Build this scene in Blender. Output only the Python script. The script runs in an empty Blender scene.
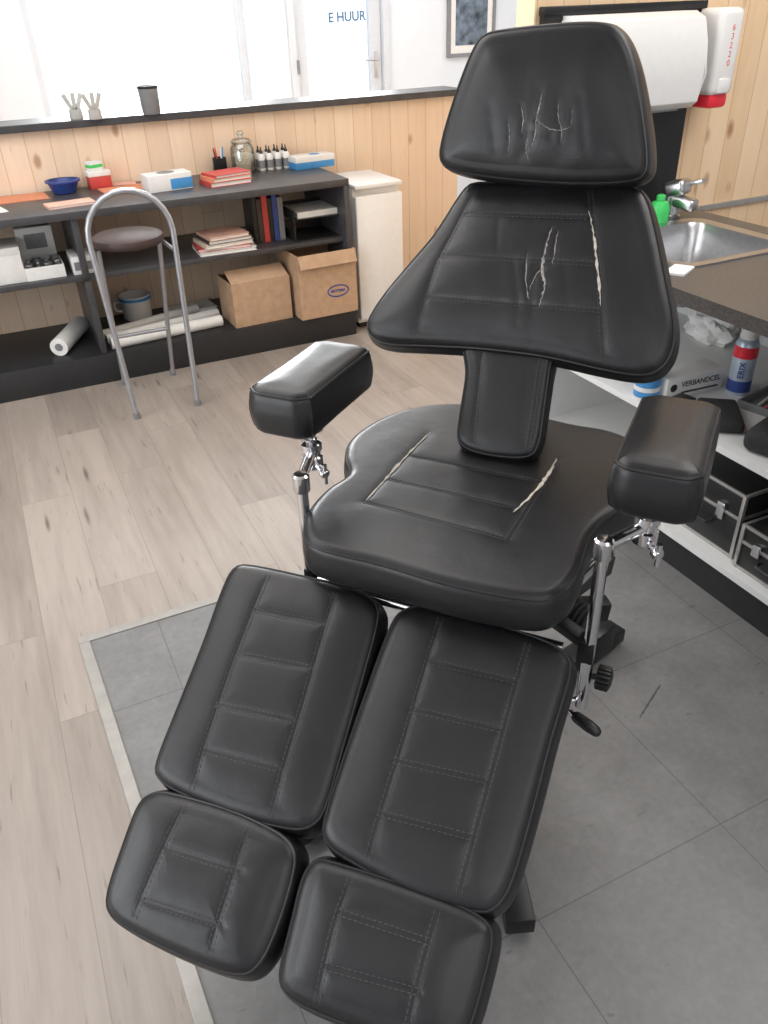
import bpy, bmesh, math, random
import numpy as np
from mathutils import Vector, Matrix
from mathutils import noise as mn
random.seed(4)
SC = bpy.context.scene
COL = SC.collection
PI = math.pi
try:
    SC.view_settings.view_transform = 'Standard'
except Exception:
    pass

# ------------------------------------------------------------------ camera
F = 790.0
H = 1.6
Zc = Vector((-46.9, 1233, 790)).normalized()
Xc = Vector((2036, 583, -790))
Xc = (Xc - Xc.dot(Zc) * Zc).normalized()
Yc = Zc.cross(Xc)
CAM = Vector((0, 0, H))
cd = bpy.data.cameras.new('camera')
cam = bpy.data.objects.new('camera', cd)
COL.objects.link(cam)
cd.sensor_fit = 'VERTICAL'
cd.sensor_height = 36
cd.sensor_width = 27
cd.lens = F / 1024 * 36
cd.clip_start = 0.02
R3 = Matrix(((Xc.x, Xc.y, Xc.z), (Yc.x, Yc.y, Yc.z), (Zc.x, Zc.y, Zc.z)))
cam.matrix_world = Matrix.Translation(CAM) @ R3.to_4x4()
SC.camera = cam


def ray(u, v):
    d = Vector((u - 384, 512 - v, -F))
    return Vector((d.dot(Xc), d.dot(Yc), d.dot(Zc)))


def PP(u, v, p0, n):
    d = ray(u, v)
    return CAM + d * ((p0 - CAM).dot(n) / d.dot(n))


def PZ(u, v, z):
    return PP(u, v, Vector((0, 0, z)), Vector((0, 0, 1)))


def PY(u, v, y):
    return PP(u, v, Vector((0, y, 0)), Vector((0, 1, 0)))


# ------------------------------------------------------------------ materials
def newmat(name):
    m = bpy.data.materials.new(name)
    m.use_nodes = True
    nt = m.node_tree
    b = nt.nodes['Principled BSDF']
    return m, nt, b


def N(nt, t, **kw):
    n = nt.nodes.new(t)
    for k, v in kw.items():
        setattr(n, k, v)
    return n


def mat(name, col, rough=0.5, metal=0.0, var=0.08, scale=30, bump=0.0):
    m, nt, b = newmat(name)
    tc = N(nt, 'ShaderNodeTexCoord')
    nz = N(nt, 'ShaderNodeTexNoise')
    nz.inputs['Scale'].default_value = scale
    nz.inputs['Detail'].default_value = 4
    nt.links.new(tc.outputs['Object'], nz.inputs['Vector'])
    rp = N(nt, 'ShaderNodeValToRGB')
    rp.color_ramp.elements[0].position = 0.3
    rp.color_ramp.elements[1].position = 0.7
    lo = [max(0, c * (1 - var)) for c in col]
    hi = [min(1, c * (1 + var)) for c in col]
    rp.color_ramp.elements[0].color = (*lo, 1)
    rp.color_ramp.elements[1].color = (*hi, 1)
    nt.links.new(nz.outputs['Fac'], rp.inputs['Fac'])
    nt.links.new(rp.outputs['Color'], b.inputs['Base Color'])
    b.inputs['Roughness'].default_value = rough
    b.inputs['Metallic'].default_value = metal
    if bump:
        bp = N(nt, 'ShaderNodeBump')
        bp.inputs['Strength'].default_value = bump
        bp.inputs['Distance'].default_value = 0.002
        nt.links.new(nz.outputs['Fac'], bp.inputs['Height'])
        nt.links.new(bp.outputs['Normal'], b.inputs['Normal'])
    return m


def math_node(nt, op, a, b=None, c=None):
    n = N(nt, 'ShaderNodeMath', operation=op)
    for i, x in enumerate((a, b, c)):
        if x is None:
            continue
        if isinstance(x, (int, float)):
            n.inputs[i].default_value = x
        else:
            nt.links.new(x, n.inputs[i])
    return n.outputs[0]


def mixrgb(nt, fac, a, b, blend='MIX'):
    n = N(nt, 'ShaderNodeMix', data_type='RGBA', blend_type=blend)
    for sock, x in ((n.inputs[0], fac), (n.inputs[6], a), (n.inputs[7], b)):
        if isinstance(x, (int, float)):
            sock.default_value = x
        elif isinstance(x, tuple):
            sock.default_value = (*x, 1)
        else:
            nt.links.new(x, sock)
    return n.outputs[2]


def ramp(nt, fac, stops):
    r = N(nt, 'ShaderNodeValToRGB')
    e = r.color_ramp.elements
    while len(e) < len(stops):
        e.new(0.5)
    for i, (p, c) in enumerate(stops):
        e[i].position = p
        e[i].color = (*c, 1)
    nt.links.new(fac, r.inputs['Fac'])
    return r.outputs['Color']


def noise(nt, vec, scale, detail=4, rough=0.5):
    n = N(nt, 'ShaderNodeTexNoise')
    n.inputs['Scale'].default_value = scale
    n.inputs['Detail'].default_value = detail
    n.inputs['Roughness'].default_value = rough
    nt.links.new(vec, n.inputs['Vector'])
    return n.outputs['Fac']


def combine(nt, x, y, z):
    n = N(nt, 'ShaderNodeCombineXYZ')
    for i, v in enumerate((x, y, z)):
        if isinstance(v, (int, float)):
            n.inputs[i].default_value = v
        else:
            nt.links.new(v, n.inputs[i])
    return n.outputs[0]


def planks(name, across, along, width, length, light, dark, knotcol, gap=0.012, rough=0.45, knots=1.0, gapcol=(0.2, 0.12, 0.07), grain=1.0, streak=0.0, kx=9, ky=4.2, kscale=0.62, kr=(0.035, 0.10)):
    m, nt, b = newmat(name)
    g = N(nt, 'ShaderNodeNewGeometry')
    s = N(nt, 'ShaderNodeSeparateXYZ')
    nt.links.new(g.outputs['Position'], s.inputs[0])
    ax = s.outputs['XYZ'.index(across)]
    al = s.outputs['XYZ'.index(along)]
    u = math_node(nt, 'DIVIDE', ax, width)
    iu = math_node(nt, 'FLOOR', u)
    fu = math_node(nt, 'FRACT', u)
    wn = N(nt, 'ShaderNodeTexWhiteNoise', noise_dimensions='1D')
    nt.links.new(iu, wn.inputs['W'])
    off = wn.outputs['Value']
    v = math_node(nt, 'ADD', math_node(nt, 'DIVIDE', al, length), math_node(nt, 'MULTIPLY', off, 3.7))
    iv = math_node(nt, 'FLOOR', v)
    fv = math_node(nt, 'FRACT', v)
    wn2 = N(nt, 'ShaderNodeTexWhiteNoise', noise_dimensions='2D')
    nt.links.new(combine(nt, iu, iv, 0), wn2.inputs['Vector'])
    rnd = wn2.outputs['Value']
    vec = combine(nt, math_node(nt, 'MULTIPLY', ax, 28), math_node(nt, 'ADD', math_node(nt, 'MULTIPLY', al, 2.2), math_node(nt, 'MULTIPLY', rnd, 40)), math_node(nt, 'MULTIPLY', rnd, 17))
    n1 = noise(nt, vec, 1.0, 6, 0.65)
    vec2 = combine(nt, math_node(nt, 'MULTIPLY', ax, 5), math_node(nt, 'ADD', math_node(nt, 'MULTIPLY', al, 1.2), math_node(nt, 'MULTIPLY', rnd, 31)), 0)
    n2 = noise(nt, vec2, 1.0, 3)
    fac = math_node(nt, 'ADD', math_node(nt, 'MULTIPLY', n1, 0.55 * grain), math_node(nt, 'ADD', math_node(nt, 'MULTIPLY', n2, 0.35), math_node(nt, 'MULTIPLY', rnd, 0.22)))
    col = ramp(nt, fac, [(0.3, dark), (0.72, light)])
    if streak:
        vec3 = combine(nt, math_node(nt, 'MULTIPLY', ax, 75), math_node(nt, 'ADD', math_node(nt, 'MULTIPLY', al, 5.5), math_node(nt, 'MULTIPLY', rnd, 77)), 3.0)
        n3 = noise(nt, vec3, 1.0, 3, 0.5)
        sm = ramp(nt, n3, [(0.645, (0, 0, 0)), (0.72, (1, 1, 1))])
        col = mixrgb(nt, math_node(nt, 'MULTIPLY', sm, streak), col, knotcol)
    kv = combine(nt, math_node(nt, 'MULTIPLY', ax, kx), math_node(nt, 'ADD', math_node(nt, 'MULTIPLY', al, ky), math_node(nt, 'MULTIPLY', rnd, 23)), 0)
    vo = N(nt, 'ShaderNodeTexVoronoi')
    vo.inputs['Scale'].default_value = kscale
    nt.links.new(kv, vo.inputs['Vector'])
    dist = math_node(nt, 'ADD', vo.outputs['Distance'], math_node(nt, 'MULTIPLY', math_node(nt, 'SUBTRACT', n1, 0.5), 0.16))
    km = ramp(nt, dist, [(kr[0], (1, 1, 1)), (kr[1], (0, 0, 0))])
    col = mixrgb(nt, math_node(nt, 'MULTIPLY', km, knots), col, knotcol)
    d1 = math_node(nt, 'MINIMUM', fu, math_node(nt, 'SUBTRACT', 1.0, fu))
    gm = math_node(nt, 'LESS_THAN', d1, gap)
    d2 = math_node(nt, 'MINIMUM', fv, math_node(nt, 'SUBTRACT', 1.0, fv))
    gm2 = math_node(nt, 'LESS_THAN', d2, gap * width / length)
    gg = math_node(nt, 'MAXIMUM', gm, gm2)
    col = mixrgb(nt, math_node(nt, 'MULTIPLY', gg, 0.6), col, gapcol)
    nt.links.new(col, b.inputs['Base Color'])
    b.inputs['Roughness'].default_value = rough
    bp = N(nt, 'ShaderNodeBump')
    bp.inputs['Strength'].default_value = 0.2
    bp.inputs['Distance'].default_value = 0.003
    nt.links.new(math_node(nt, 'SUBTRACT', math_node(nt, 'MULTIPLY', n1, 0.2), gg), bp.inputs['Height'])
    nt.links.new(bp.outputs['Normal'], b.inputs['Normal'])
    return m


M = {}
M['laminate'] = planks('laminate', 'X', 'Y', 0.19, 1.25, (0.40, 0.342, 0.298), (0.24, 0.200, 0.172), (0.085, 0.063, 0.052), gap=0.006, rough=0.31, knots=0.8, gapcol=(0.17, 0.14, 0.12), streak=0.45, kx=24, ky=3.2, kscale=0.5, kr=(0.02, 0.13))
M['pine'] = planks('pine', 'X', 'Z', 0.12, 6.0, (0.90, 0.71, 0.54), (0.77, 0.56, 0.39), (0.38, 0.20, 0.10), gap=0.016, rough=0.42, knots=0.75, gapcol=(0.45, 0.28, 0.17), grain=0.8, kx=9, ky=5, kscale=0.85, kr=(0.09, 0.19))
M['yellowpine'] = planks('yellow_pine', 'X', 'Z', 0.10, 6.0, (0.95, 0.72, 0.48), (0.81, 0.56, 0.33), (0.38, 0.18, 0.07), gap=0.018, rough=0.40, knots=0.85, gapcol=(0.47, 0.28, 0.14), grain=0.8, kx=9, ky=5, kscale=0.95, kr=(0.10, 0.21))


def tile_mat():
    m, nt, b = newmat('grey_tile')
    g = N(nt, 'ShaderNodeNewGeometry')
    s = N(nt, 'ShaderNodeSeparateXYZ')
    nt.links.new(g.outputs['Position'], s.inputs[0])
    ds = []
    for o, c in ((s.outputs[0], 1.138), (s.outputs[1], 0.711)):
        f = math_node(nt, 'FRACT', math_node(nt, 'DIVIDE', math_node(nt, 'ADD', o, 10.0 - c), 0.5))
        ds.append(math_node(nt, 'MINIMUM', f, math_node(nt, 'SUBTRACT', 1.0, f)))
    gm = math_node(nt, 'LESS_THAN', math_node(nt, 'MINIMUM', ds[0], ds[1]), 0.003)
    n1 = noise(nt, g.outputs['Position'], 6, 6, 0.65)
    n2 = noise(nt, g.outputs['Position'], 60, 4, 0.7)
    fac = math_node(nt, 'ADD', math_node(nt, 'MULTIPLY', n1, 0.65), math_node(nt, 'MULTIPLY', n2, 0.35))
    col = ramp(nt, fac, [(0.32, (0.152, 0.149, 0.147)), (0.68, (0.240, 0.236, 0.233))])
    rot = N(nt, 'ShaderNodeMapping')
    rot.inputs['Rotation'].default_value = (0, 0, 0.9)
    rot.inputs['Scale'].default_value = (9, 26, 1)
    nt.links.new(g.outputs['Position'], rot.inputs[0])
    n3 = noise(nt, rot.outputs[0], 1.6, 3)
    sp = ramp(nt, n3, [(0.68, (0, 0, 0)), (0.73, (1, 1, 1))])
    col = mixrgb(nt, math_node(nt, 'MULTIPLY', sp, 0.45), col, (0.07, 0.07, 0.07))
    # one long dark scratch in the floor beside the chair
    A = PZ(660, 686, 0); B = PZ(640, 718, 0)
    d = B - A; L = d.length; d.normalize()
    rx = math_node(nt, 'SUBTRACT', s.outputs[0], A.x); ry = math_node(nt, 'SUBTRACT', s.outputs[1], A.y)
    tt = math_node(nt, 'ADD', math_node(nt, 'MULTIPLY', rx, d.x), math_node(nt, 'MULTIPLY', ry, d.y))
    tt = math_node(nt, 'MINIMUM', math_node(nt, 'MAXIMUM', tt, 0.0), L)
    ex = math_node(nt, 'SUBTRACT', rx, math_node(nt, 'MULTIPLY', tt, d.x)); ey = math_node(nt, 'SUBTRACT', ry, math_node(nt, 'MULTIPLY', tt, d.y))
    ee = math_node(nt, 'SQRT', math_node(nt, 'ADD', math_node(nt, 'MULTIPLY', ex, ex), math_node(nt, 'MULTIPLY', ey, ey)))
    ee = math_node(nt, 'ADD', ee, math_node(nt, 'MULTIPLY', math_node(nt, 'SUBTRACT', n2, 0.5), 0.006))
    scr = ramp(nt, math_node(nt, 'MULTIPLY', ee, 100), [(0.15, (1, 1, 1)), (0.35, (0, 0, 0))])
    col = mixrgb(nt, math_node(nt, 'MULTIPLY', scr, 0.8), col, (0.03, 0.03, 0.03))
    col = mixrgb(nt, math_node(nt, 'MULTIPLY', gm, 0.6), col, (0.07, 0.07, 0.07))
    nt.links.new(col, b.inputs['Base Color'])
    r = N(nt, 'ShaderNodeMapRange')
    nt.links.new(n1, r.inputs[0])
    r.inputs[3].default_value = 0.3
    r.inputs[4].default_value = 0.5
    nt.links.new(r.outputs[0], b.inputs['Roughness'])
    bp = N(nt, 'ShaderNodeBump')
    bp.inputs['Strength'].default_value = 0.15
    bp.inputs['Distance'].default_value = 0.002
    nt.links.new(math_node(nt, 'SUBTRACT', n2, gm), bp.inputs['Height'])
    nt.links.new(bp.outputs['Normal'], b.inputs['Normal'])
    return m


M['tile'] = tile_mat()


def leather_mat():
    m, nt, b = newmat('black_leather')
    tc = N(nt, 'ShaderNodeTexCoord')
    n1 = noise(nt, tc.outputs['Object'], 9, 3)
    n2 = noise(nt, tc.outputs['Object'], 420, 3, 0.6)
    n3 = noise(nt, tc.outputs['Object'], 30, 3, 0.55)
    vo = N(nt, 'ShaderNodeTexVoronoi')
    vo.inputs['Scale'].default_value = 520
    nt.links.new(tc.outputs['Object'], vo.inputs['Vector'])
    col = ramp(nt, n1, [(0.3, (0.0085, 0.0085, 0.0095)), (0.7, (0.0135, 0.0135, 0.015))])
    nt.links.new(col, b.inputs['Base Color'])
    r = N(nt, 'ShaderNodeMapRange')
    nt.links.new(n3, r.inputs[0])
    r.inputs[3].default_value = 0.33
    r.inputs[4].default_value = 0.43
    nt.links.new(r.outputs[0], b.inputs['Roughness'])
    hh = math_node(nt, 'ADD', math_node(nt, 'MULTIPLY', vo.outputs['Distance'], 0.3), math_node(nt, 'ADD', math_node(nt, 'MULTIPLY', n2, 0.3), math_node(nt, 'MULTIPLY', n3, 2.0)))
    bp = N(nt, 'ShaderNodeBump')
    bp.inputs['Strength'].default_value = 0.2
    bp.inputs['Distance'].default_value = 0.002
    nt.links.new(hh, bp.inputs['Height'])
    nt.links.new(bp.outputs['Normal'], b.inputs['Normal'])
    b.inputs['Specular IOR Level'].default_value = 0.5
    return m


M['leather'] = leather_mat()
M['stitch'] = mat('stitch_thread', (0.062, 0.062, 0.066), 0.6)
M['piping'] = mat('leather_piping', (0.016, 0.016, 0.018), 0.38)
M['foam'] = mat('torn_backing', (0.55, 0.50, 0.43), 0.8, var=0.25, scale=90)
M['crack'] = mat('cracked_leather', (0.29, 0.27, 0.25), 0.7, var=0.5, scale=120)
M['chrome'] = mat('chrome', (0.78, 0.78, 0.80), 0.12, 1.0, var=0.03)
M['steel'] = mat('brushed_steel', (0.62, 0.62, 0.63), 0.28, 1.0, var=0.06, scale=60)
M['alu'] = mat('aluminium', (0.50, 0.49, 0.47), 0.38, 0.8, var=0.06)
M['strip'] = mat('dull_metal_strip', (0.36, 0.345, 0.32), 0.45, 0.4, var=0.08)
M['silverpaint'] = mat('silver_tube', (0.42, 0.43, 0.46), 0.3, 0.7, var=0.05)
M['blackmetal'] = mat('black_steel', (0.013, 0.013, 0.014), 0.40, 0.2)
M['blackplastic'] = mat('black_plastic', (0.013, 0.013, 0.014), 0.35)
M['rubber'] = mat('dark_rubber', (0.028, 0.028, 0.03), 0.45)
M['bench'] = mat('dark_laminate', (0.055, 0.054, 0.058), 0.38, var=0.2, scale=14)
M['plinth'] = mat('black_plinth', (0.021, 0.021, 0.023), 0.5, var=0.15)
M['counter'] = mat('dark_worktop', (0.080, 0.074, 0.070), 0.3, var=0.35, scale=120)
M['white'] = mat('white_paint', (0.78, 0.78, 0.77), 0.55, var=0.02)
M['greyframe'] = mat('grey_frame', (0.62, 0.66, 0.71), 0.5, var=0.02)
M['wall'] = mat('white_wall', (0.74, 0.78, 0.83), 0.8, var=0.015, scale=4)
M['ceil'] = mat('white_ceiling', (0.74, 0.74, 0.74), 0.9, var=0.01)
M['whitegloss'] = mat('white_enamel', (0.84, 0.83, 0.81), 0.3, var=0.02)
M['whiteplastic'] = mat('white_plastic', (0.80, 0.79, 0.77), 0.35, var=0.02)
M['paleblue'] = mat('pale_blue_silver', (0.50, 0.58, 0.68), 0.3, 0.3, var=0.05)
M['paper'] = mat('paper', (0.80, 0.79, 0.76), 0.8, var=0.04)
M['greypaper'] = mat('grey_card', (0.48, 0.47, 0.44), 0.8, var=0.1)
M['card'] = mat('cardboard', (0.50, 0.33, 0.21), 0.8, var=0.10, scale=25)
M['red'] = mat('red_print', (0.55, 0.06, 0.05), 0.45)
M['redplastic'] = mat('red_plastic', (0.80, 0.03, 0.05), 0.3)
M['orange'] = mat('orange_paper', (0.72, 0.28, 0.15), 0.7)
M['pink'] = mat('pink_paper', (0.78, 0.46, 0.36), 0.7)
M['blue'] = mat('blue_plastic', (0.025, 0.055, 0.24), 0.35)
M['bluebox'] = mat('blue_print', (0.06, 0.28, 0.60), 0.45)
M['navy'] = mat('navy_print', (0.035, 0.07, 0.28), 0.45)
M['green'] = mat('green_plastic', (0.06, 0.60, 0.14), 0.35)
M['grey'] = mat('grey_plastic', (0.22, 0.22, 0.23), 0.45)
M['cloth'] = mat('black_fabric', (0.028, 0.028, 0.03), 0.85, var=0.3, scale=80, bump=0.4)
M['seatbrown'] = mat('dark_brown_vinyl', (0.052, 0.030, 0.027), 0.5, var=0.15)
M['ink'] = mat('dark_ink', (0.03, 0.03, 0.035), 0.5)
M['bluetext'] = mat('blue_lettering', (0.10, 0.19, 0.31), 0.6)
M['artprint'] = mat('dark_print', (0.10, 0.13, 0.17), 0.5, var=0.9, scale=14)
M['cream'] = mat('cream_filling', (0.75, 0.66, 0.52), 0.6, var=0.2, scale=60)


def glass_mat(name, tint, mixf):
    m, nt, b = newmat(name)
    out = nt.nodes['Material Output']
    tr = N(nt, 'ShaderNodeBsdfTransparent')
    tr.inputs[0].default_value = (*tint, 1)
    gl = N(nt, 'ShaderNodeBsdfGlossy')
    gl.inputs['Roughness'].default_value = 0.03
    lw = N(nt, 'ShaderNodeLayerWeight')
    lw.inputs[0].default_value = 0.3
    f = math_node(nt, 'MULTIPLY_ADD', lw.outputs['Fresnel'], 0.6, mixf)
    mx = N(nt, 'ShaderNodeMixShader')
    nt.links.new(f, mx.inputs[0])
    nt.links.new(tr.outputs[0], mx.inputs[1])
    nt.links.new(gl.outputs[0], mx.inputs[2])
    nt.links.new(mx.outputs[0], out.inputs['Surface'])
    return m


M['glass'] = glass_mat('window_glass', (0.96, 0.98, 1.0), 0.02)
M['jarglass'] = glass_mat('jar_glass', (0.93, 0.95, 0.94), 0.10)


# ------------------------------------------------------------------ mesh helpers
class MB:
    def __init__(s):
        s.bm = bmesh.new()

    def box(s, c, size, bev=0.0, rot=None, seg=2):
        g = bmesh.ops.create_cube(s.bm, size=1.0)
        vs = g['verts']
        bmesh.ops.scale(s.bm, vec=Vector(size), verts=vs)
        es = list({e for v in vs for e in v.link_edges})
        if bev > 0:
            r = bmesh.ops.bevel(s.bm, geom=es, offset=bev, segments=seg, affect='EDGES', profile=0.5)
            vs = list({v for f in r['faces'] for v in f.verts} | {v for v in vs if v.is_valid})
        Mx = Matrix.Translation(Vector(c))
        if rot is not None:
            Mx = Mx @ rot.to_4x4()
        bmesh.ops.transform(s.bm, matrix=Mx, verts=vs)
        return s

    def bb(s, x0, x1, y0, y1, z0, z1, bev=0.0):
        return s.box(((x0 + x1) / 2, (y0 + y1) / 2, (z0 + z1) / 2), (abs(x1 - x0), abs(y1 - y0), abs(z1 - z0)), bev)

    def beam(s, a, b, w, h, bev=0.003, up=Vector((0, 0, 1))):
        a = Vector(a); b = Vector(b)
        d = b - a
        y = d.normalized()
        x = y.cross(up).normalized()
        z = x.cross(y)
        r = Matrix((x, y, z)).transposed()
        return s.box((a + b) / 2, (w, d.length, h), bev, r)

    def tube(s, pts, r, seg=12, closed=False, caps=True, flat=1.0, nrm=None):
        pts = [Vector(p) for p in pts]
        n = len(pts)
        rr = r if isinstance(r, (list, tuple)) else [r] * n
        rings = []
        prev = None
        for i, p in enumerate(pts):
            if closed:
                t = (pts[(i + 1) % n] - pts[i - 1])
            else:
                t = pts[min(i + 1, n - 1)] - pts[max(i - 1, 0)]
            if t.length < 1e-9:
                t = Vector((0, 0, 1))
            t.normalize()
            if nrm is not None:
                nn = Vector(nrm)
                nn = (nn - nn.dot(t) * t)
                nn = nn.normalized() if nn.length > 1e-6 else t.orthogonal().normalized()
            elif prev is None:
                nn = t.orthogonal().normalized()
            else:
                nn = prev - prev.dot(t) * t
                nn = nn.normalized() if nn.length > 1e-6 else t.orthogonal().normalized()
            prev = nn
            bn = t.cross(nn)
            ring = []
            for k in range(seg):
                a = 2 * PI * k / seg
                ring.append(s.bm.verts.new(p + rr[i] * (flat * math.cos(a) * nn + math.sin(a) * bn)))
            rings.append(ring)
        m = n if closed else n - 1
        for i in range(m):
            A = rings[i]; B = rings[(i + 1) % n]
            for k in range(seg):
                s.bm.faces.new((A[k], A[(k + 1) % seg], B[(k + 1) % seg], B[k]))
        if caps and not closed:
            s.bm.faces.new(rings[0][::-1])
            s.bm.faces.new(rings[-1])
        return s

    def lathe(s, prof, c=(0, 0, 0), seg=24, axis=(0, 0, 1)):
        c = Vector(c)
        ax = Vector(axis).normalized()
        u = ax.orthogonal().normalized()
        w = ax.cross(u)
        rings = []
        for r, z in prof:
            if r < 1e-6:
                rings.append([s.bm.verts.new(c + ax * z)])
            else:
                rings.append([s.bm.verts.new(c + ax * z + r * (math.cos(2 * PI * k / seg) * u + math.sin(2 * PI * k / seg) * w)) for k in range(seg)])
        for A, B in zip(rings, rings[1:]):
            for k in range(seg):
                k2 = (k + 1) % seg
                if len(A) == 1 and len(B) == 1:
                    continue
                if len(A) == 1:
                    s.bm.faces.new((A[0], B[k2], B[k]))
                elif len(B) == 1:
                    s.bm.faces.new((A[k], A[k2], B[0]))
                else:
                    s.bm.faces.new((A[k], A[k2], B[k2], B[k]))
        return s

    def poly(s, pts, z0, z1):
        lo = [s.bm.verts.new((p[0], p[1], z0)) for p in pts]
        hi = [s.bm.verts.new((p[0], p[1], z1)) for p in pts]
        n = len(pts)
        s.bm.faces.new(lo[::-1])
        s.bm.faces.new(hi)
        for i in range(n):
            s.bm.faces.new((lo[i], lo[(i + 1) % n], hi[(i + 1) % n], hi[i]))
        return s

    def build(s, name, m, parent=None, loc=None, rz=0.0, smooth=True, ang=40):
        bmesh.ops.recalc_face_normals(s.bm, faces=s.bm.faces[:])
        me = bpy.data.meshes.new(name)
        s.bm.to_mesh(me)
        s.bm.free()
        me.materials.append(M[m] if isinstance(m, str) else m)
        if smooth:
            for p in me.polygons:
                p.use_smooth = True
            try:
                me.set_sharp_from_angle(angle=math.radians(ang))
            except Exception:
                pass
        o = bpy.data.objects.new(name, me)
        COL.objects.link(o)
        if parent:
            o.parent = parent
        if loc is not None:
            o.location = loc
        o.rotation_euler = (0, 0, rz)
        return o


def tag(o, label, cat, group=None):
    o['label'] = label
    o['category'] = cat
    if group:
        o['group'] = group
    return o


def thing(name, label, cat, loc=(0, 0, 0), rz=0.0, group=None):
    o = bpy.data.objects.new(name, None)
    COL.objects.link(o)
    o.empty_display_size = 0.05
    o.location = loc
    o.rotation_euler = (0, 0, rz)
    return tag(o, label, cat, group)


def struct(mb, name, m):
    o = mb.build(name, m, smooth=False)
    o['kind'] = 'structure'
    return o


def dup(root, loc, rz, label, group=None):
    r = root.copy(); COL.objects.link(r)
    r.location = loc; r.rotation_euler = (0, 0, rz); r['label'] = label
    if group:
        r['group'] = group
    for ch in list(root.children):
        c = ch.copy(); COL.objects.link(c); c.parent = r
        for g in ch.children:
            d = g.copy(); COL.objects.link(d); d.parent = c
    return r


def text(name, body, size, m, parent, mx, depth=0.0004, bold=0.0):
    cu = bpy.data.curves.new('lettering', 'FONT')
    cu.body = body
    cu.size = size
    cu.align_x = 'CENTER'
    cu.align_y = 'CENTER'
    cu.extrude = depth
    cu.offset = bold
    o = bpy.data.objects.new('lettering', cu)
    COL.objects.link(o)
    bpy.context.view_layer.update()
    me = bpy.data.meshes.new_from_object(o.evaluated_get(bpy.context.evaluated_depsgraph_get()))
    bpy.data.objects.remove(o)
    me.materials.clear()
    me.materials.append(M[m])
    me.transform(mx)
    t = bpy.data.objects.new(name, me)
    COL.objects.link(t)
    t.parent = parent
    return t


def face_mx(loc, xdir, up):
    x = Vector(xdir).normalized(); y = Vector(up).normalized(); z = x.cross(y)
    return Matrix.Translation(Vector(loc)) @ Matrix((x, y, z)).transposed().to_4x4()


def catmull(pts, per=10, closed=True):
    out = []
    n = len(pts)
    rng = range(n) if closed else range(n - 1)
    for i in rng:
        p0 = pts[i - 1] if (closed or i > 0) else pts[i]
        p1 = pts[i]; p2 = pts[(i + 1) % n]
        p3 = pts[(i + 2) % n] if (closed or i + 2 < n) else pts[(i + 1) % n]
        for k in range(per):
            t = k / per
            out.append(0.5 * ((2 * p1) + (p2 - p0) * t + (2 * p0 - 5 * p1 + 4 * p2 - p3) * t * t + (3 * p1 - p0 - 3 * p2 + p3) * t ** 3))
    if not closed:
        out.append(pts[-1].copy())
    return out


def resample(pts, n):
    L = [0]
    m = len(pts)
    for i in range(m):
        L.append(L[-1] + (pts[(i + 1) % m] - pts[i]).length)
    T = L[-1]
    out = []
    j = 0
    for k in range(n):
        d = T * k / n
        while L[j + 1] < d:
            j += 1
        f = (d - L[j]) / max(1e-9, L[j + 1] - L[j])
        out.append(pts[j].lerp(pts[(j + 1) % m], f))
    return out


# ------------------------------------------------------------------ setting
BY = 4.08      # bench front
WY = 4.70      # partition face
TOPZ = 0.845
FY = 7.0
SY = 2.43      # side wall by the sink

struct(MB().bb(-2.6, 5.2, -2.0, 7.2, -0.1, 0.0), 'floor', 'laminate')
c0 = PZ(84, 641, 0)
e0 = PZ(205, 1024, 0)
dv = (e0 - c0).normalized()
e1 = c0 + dv * 3.2
tiles = [(c0.x, c0.y), (e1.x, e1.y), (1.9, e1.y), (1.9, c0.y)]
struct(MB().poly(tiles, 0.0, 0.004), 'floor_tiled', 'tile')
tr = MB()
tr.beam((c0.x - 0.016, c0.y, 0.004), (1.9, c0.y, 0.004), 0.033, 0.008, 0.002)
struct(tr, 'trim_1', 'strip')
tr = MB()
tr.beam((c0.x, c0.y - 0.017, 0.004), (e1.x, e1.y, 0.004), 0.033, 0.008, 0.002)
struct(tr, 'trim_2', 'strip')

struct(MB().bb(-2.6, 2.75, WY, WY + 0.14, 0, 1.13), 'wall_middle', 'pine')
LZ = 1.165
struct(MB().bb(-2.6, 2.77, WY - 0.05, WY + 0.22, 1.13, LZ, 0.004), 'trim_3', 'bench')
struct(MB().bb(1.69, 5.0, SY, SY + 0.10, 0, 2.6), 'wall_side', 'yellowpine')
struct(MB().bb(2.46, 5.0, SY - 0.012, SY, 0.875, 0.895, 0.002), 'trim_4', 'alu')
w = MB()
wx0, wx1 = 0.55, 2.16
dx0, dx1 = 2.50, 3.40
w.bb(-2.6, wx0, FY, FY + 0.2, 0, 2.6)
w.bb(wx0, wx1, FY, FY + 0.2, 0, 0.85)
w.bb(wx0, wx1, FY, FY + 0.2, 2.3, 2.6)
w.bb(wx1, dx0, FY, FY + 0.2, 0, 2.6)
w.bb(dx0, dx1, FY, FY + 0.2, 2.15, 2.6)
w.bb(dx1, 5.2, FY, FY + 0.2, 0, 2.6)
struct(w, 'wall_back', 'wall')
struct(MB().bb(-2.7, -2.6, -2, 7.2, 0, 2.6), 'wall_left', 'wall')
struct(MB().bb(5.0, 5.2, -2, 7.0, 0, 2.6), 'wall_right', 'wall')
struct(MB().bb(-2.6, 5.2, -2.1, -2.0, 0, 2.6), 'wall_front', 'wall')
struct(MB().bb(-2.7, 5.2, -2.1, 7.2, 2.6, 2.7), 'ceiling', 'ceil')
f = MB()
f.bb(wx0, wx1, FY + 0.05, FY + 0.11, 0.85, 0.90); f.bb(wx0, wx1, FY + 0.05, FY + 0.11, 2.25, 2.3)
f.bb(wx0, wx0 + 0.05, FY + 0.05, FY + 0.11, 0.90, 2.25); f.bb(wx1 - 0.05, wx1, FY + 0.05, FY + 0.11, 0.90, 2.25)
win = struct(f, 'window_1', 'greyframe')
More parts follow.
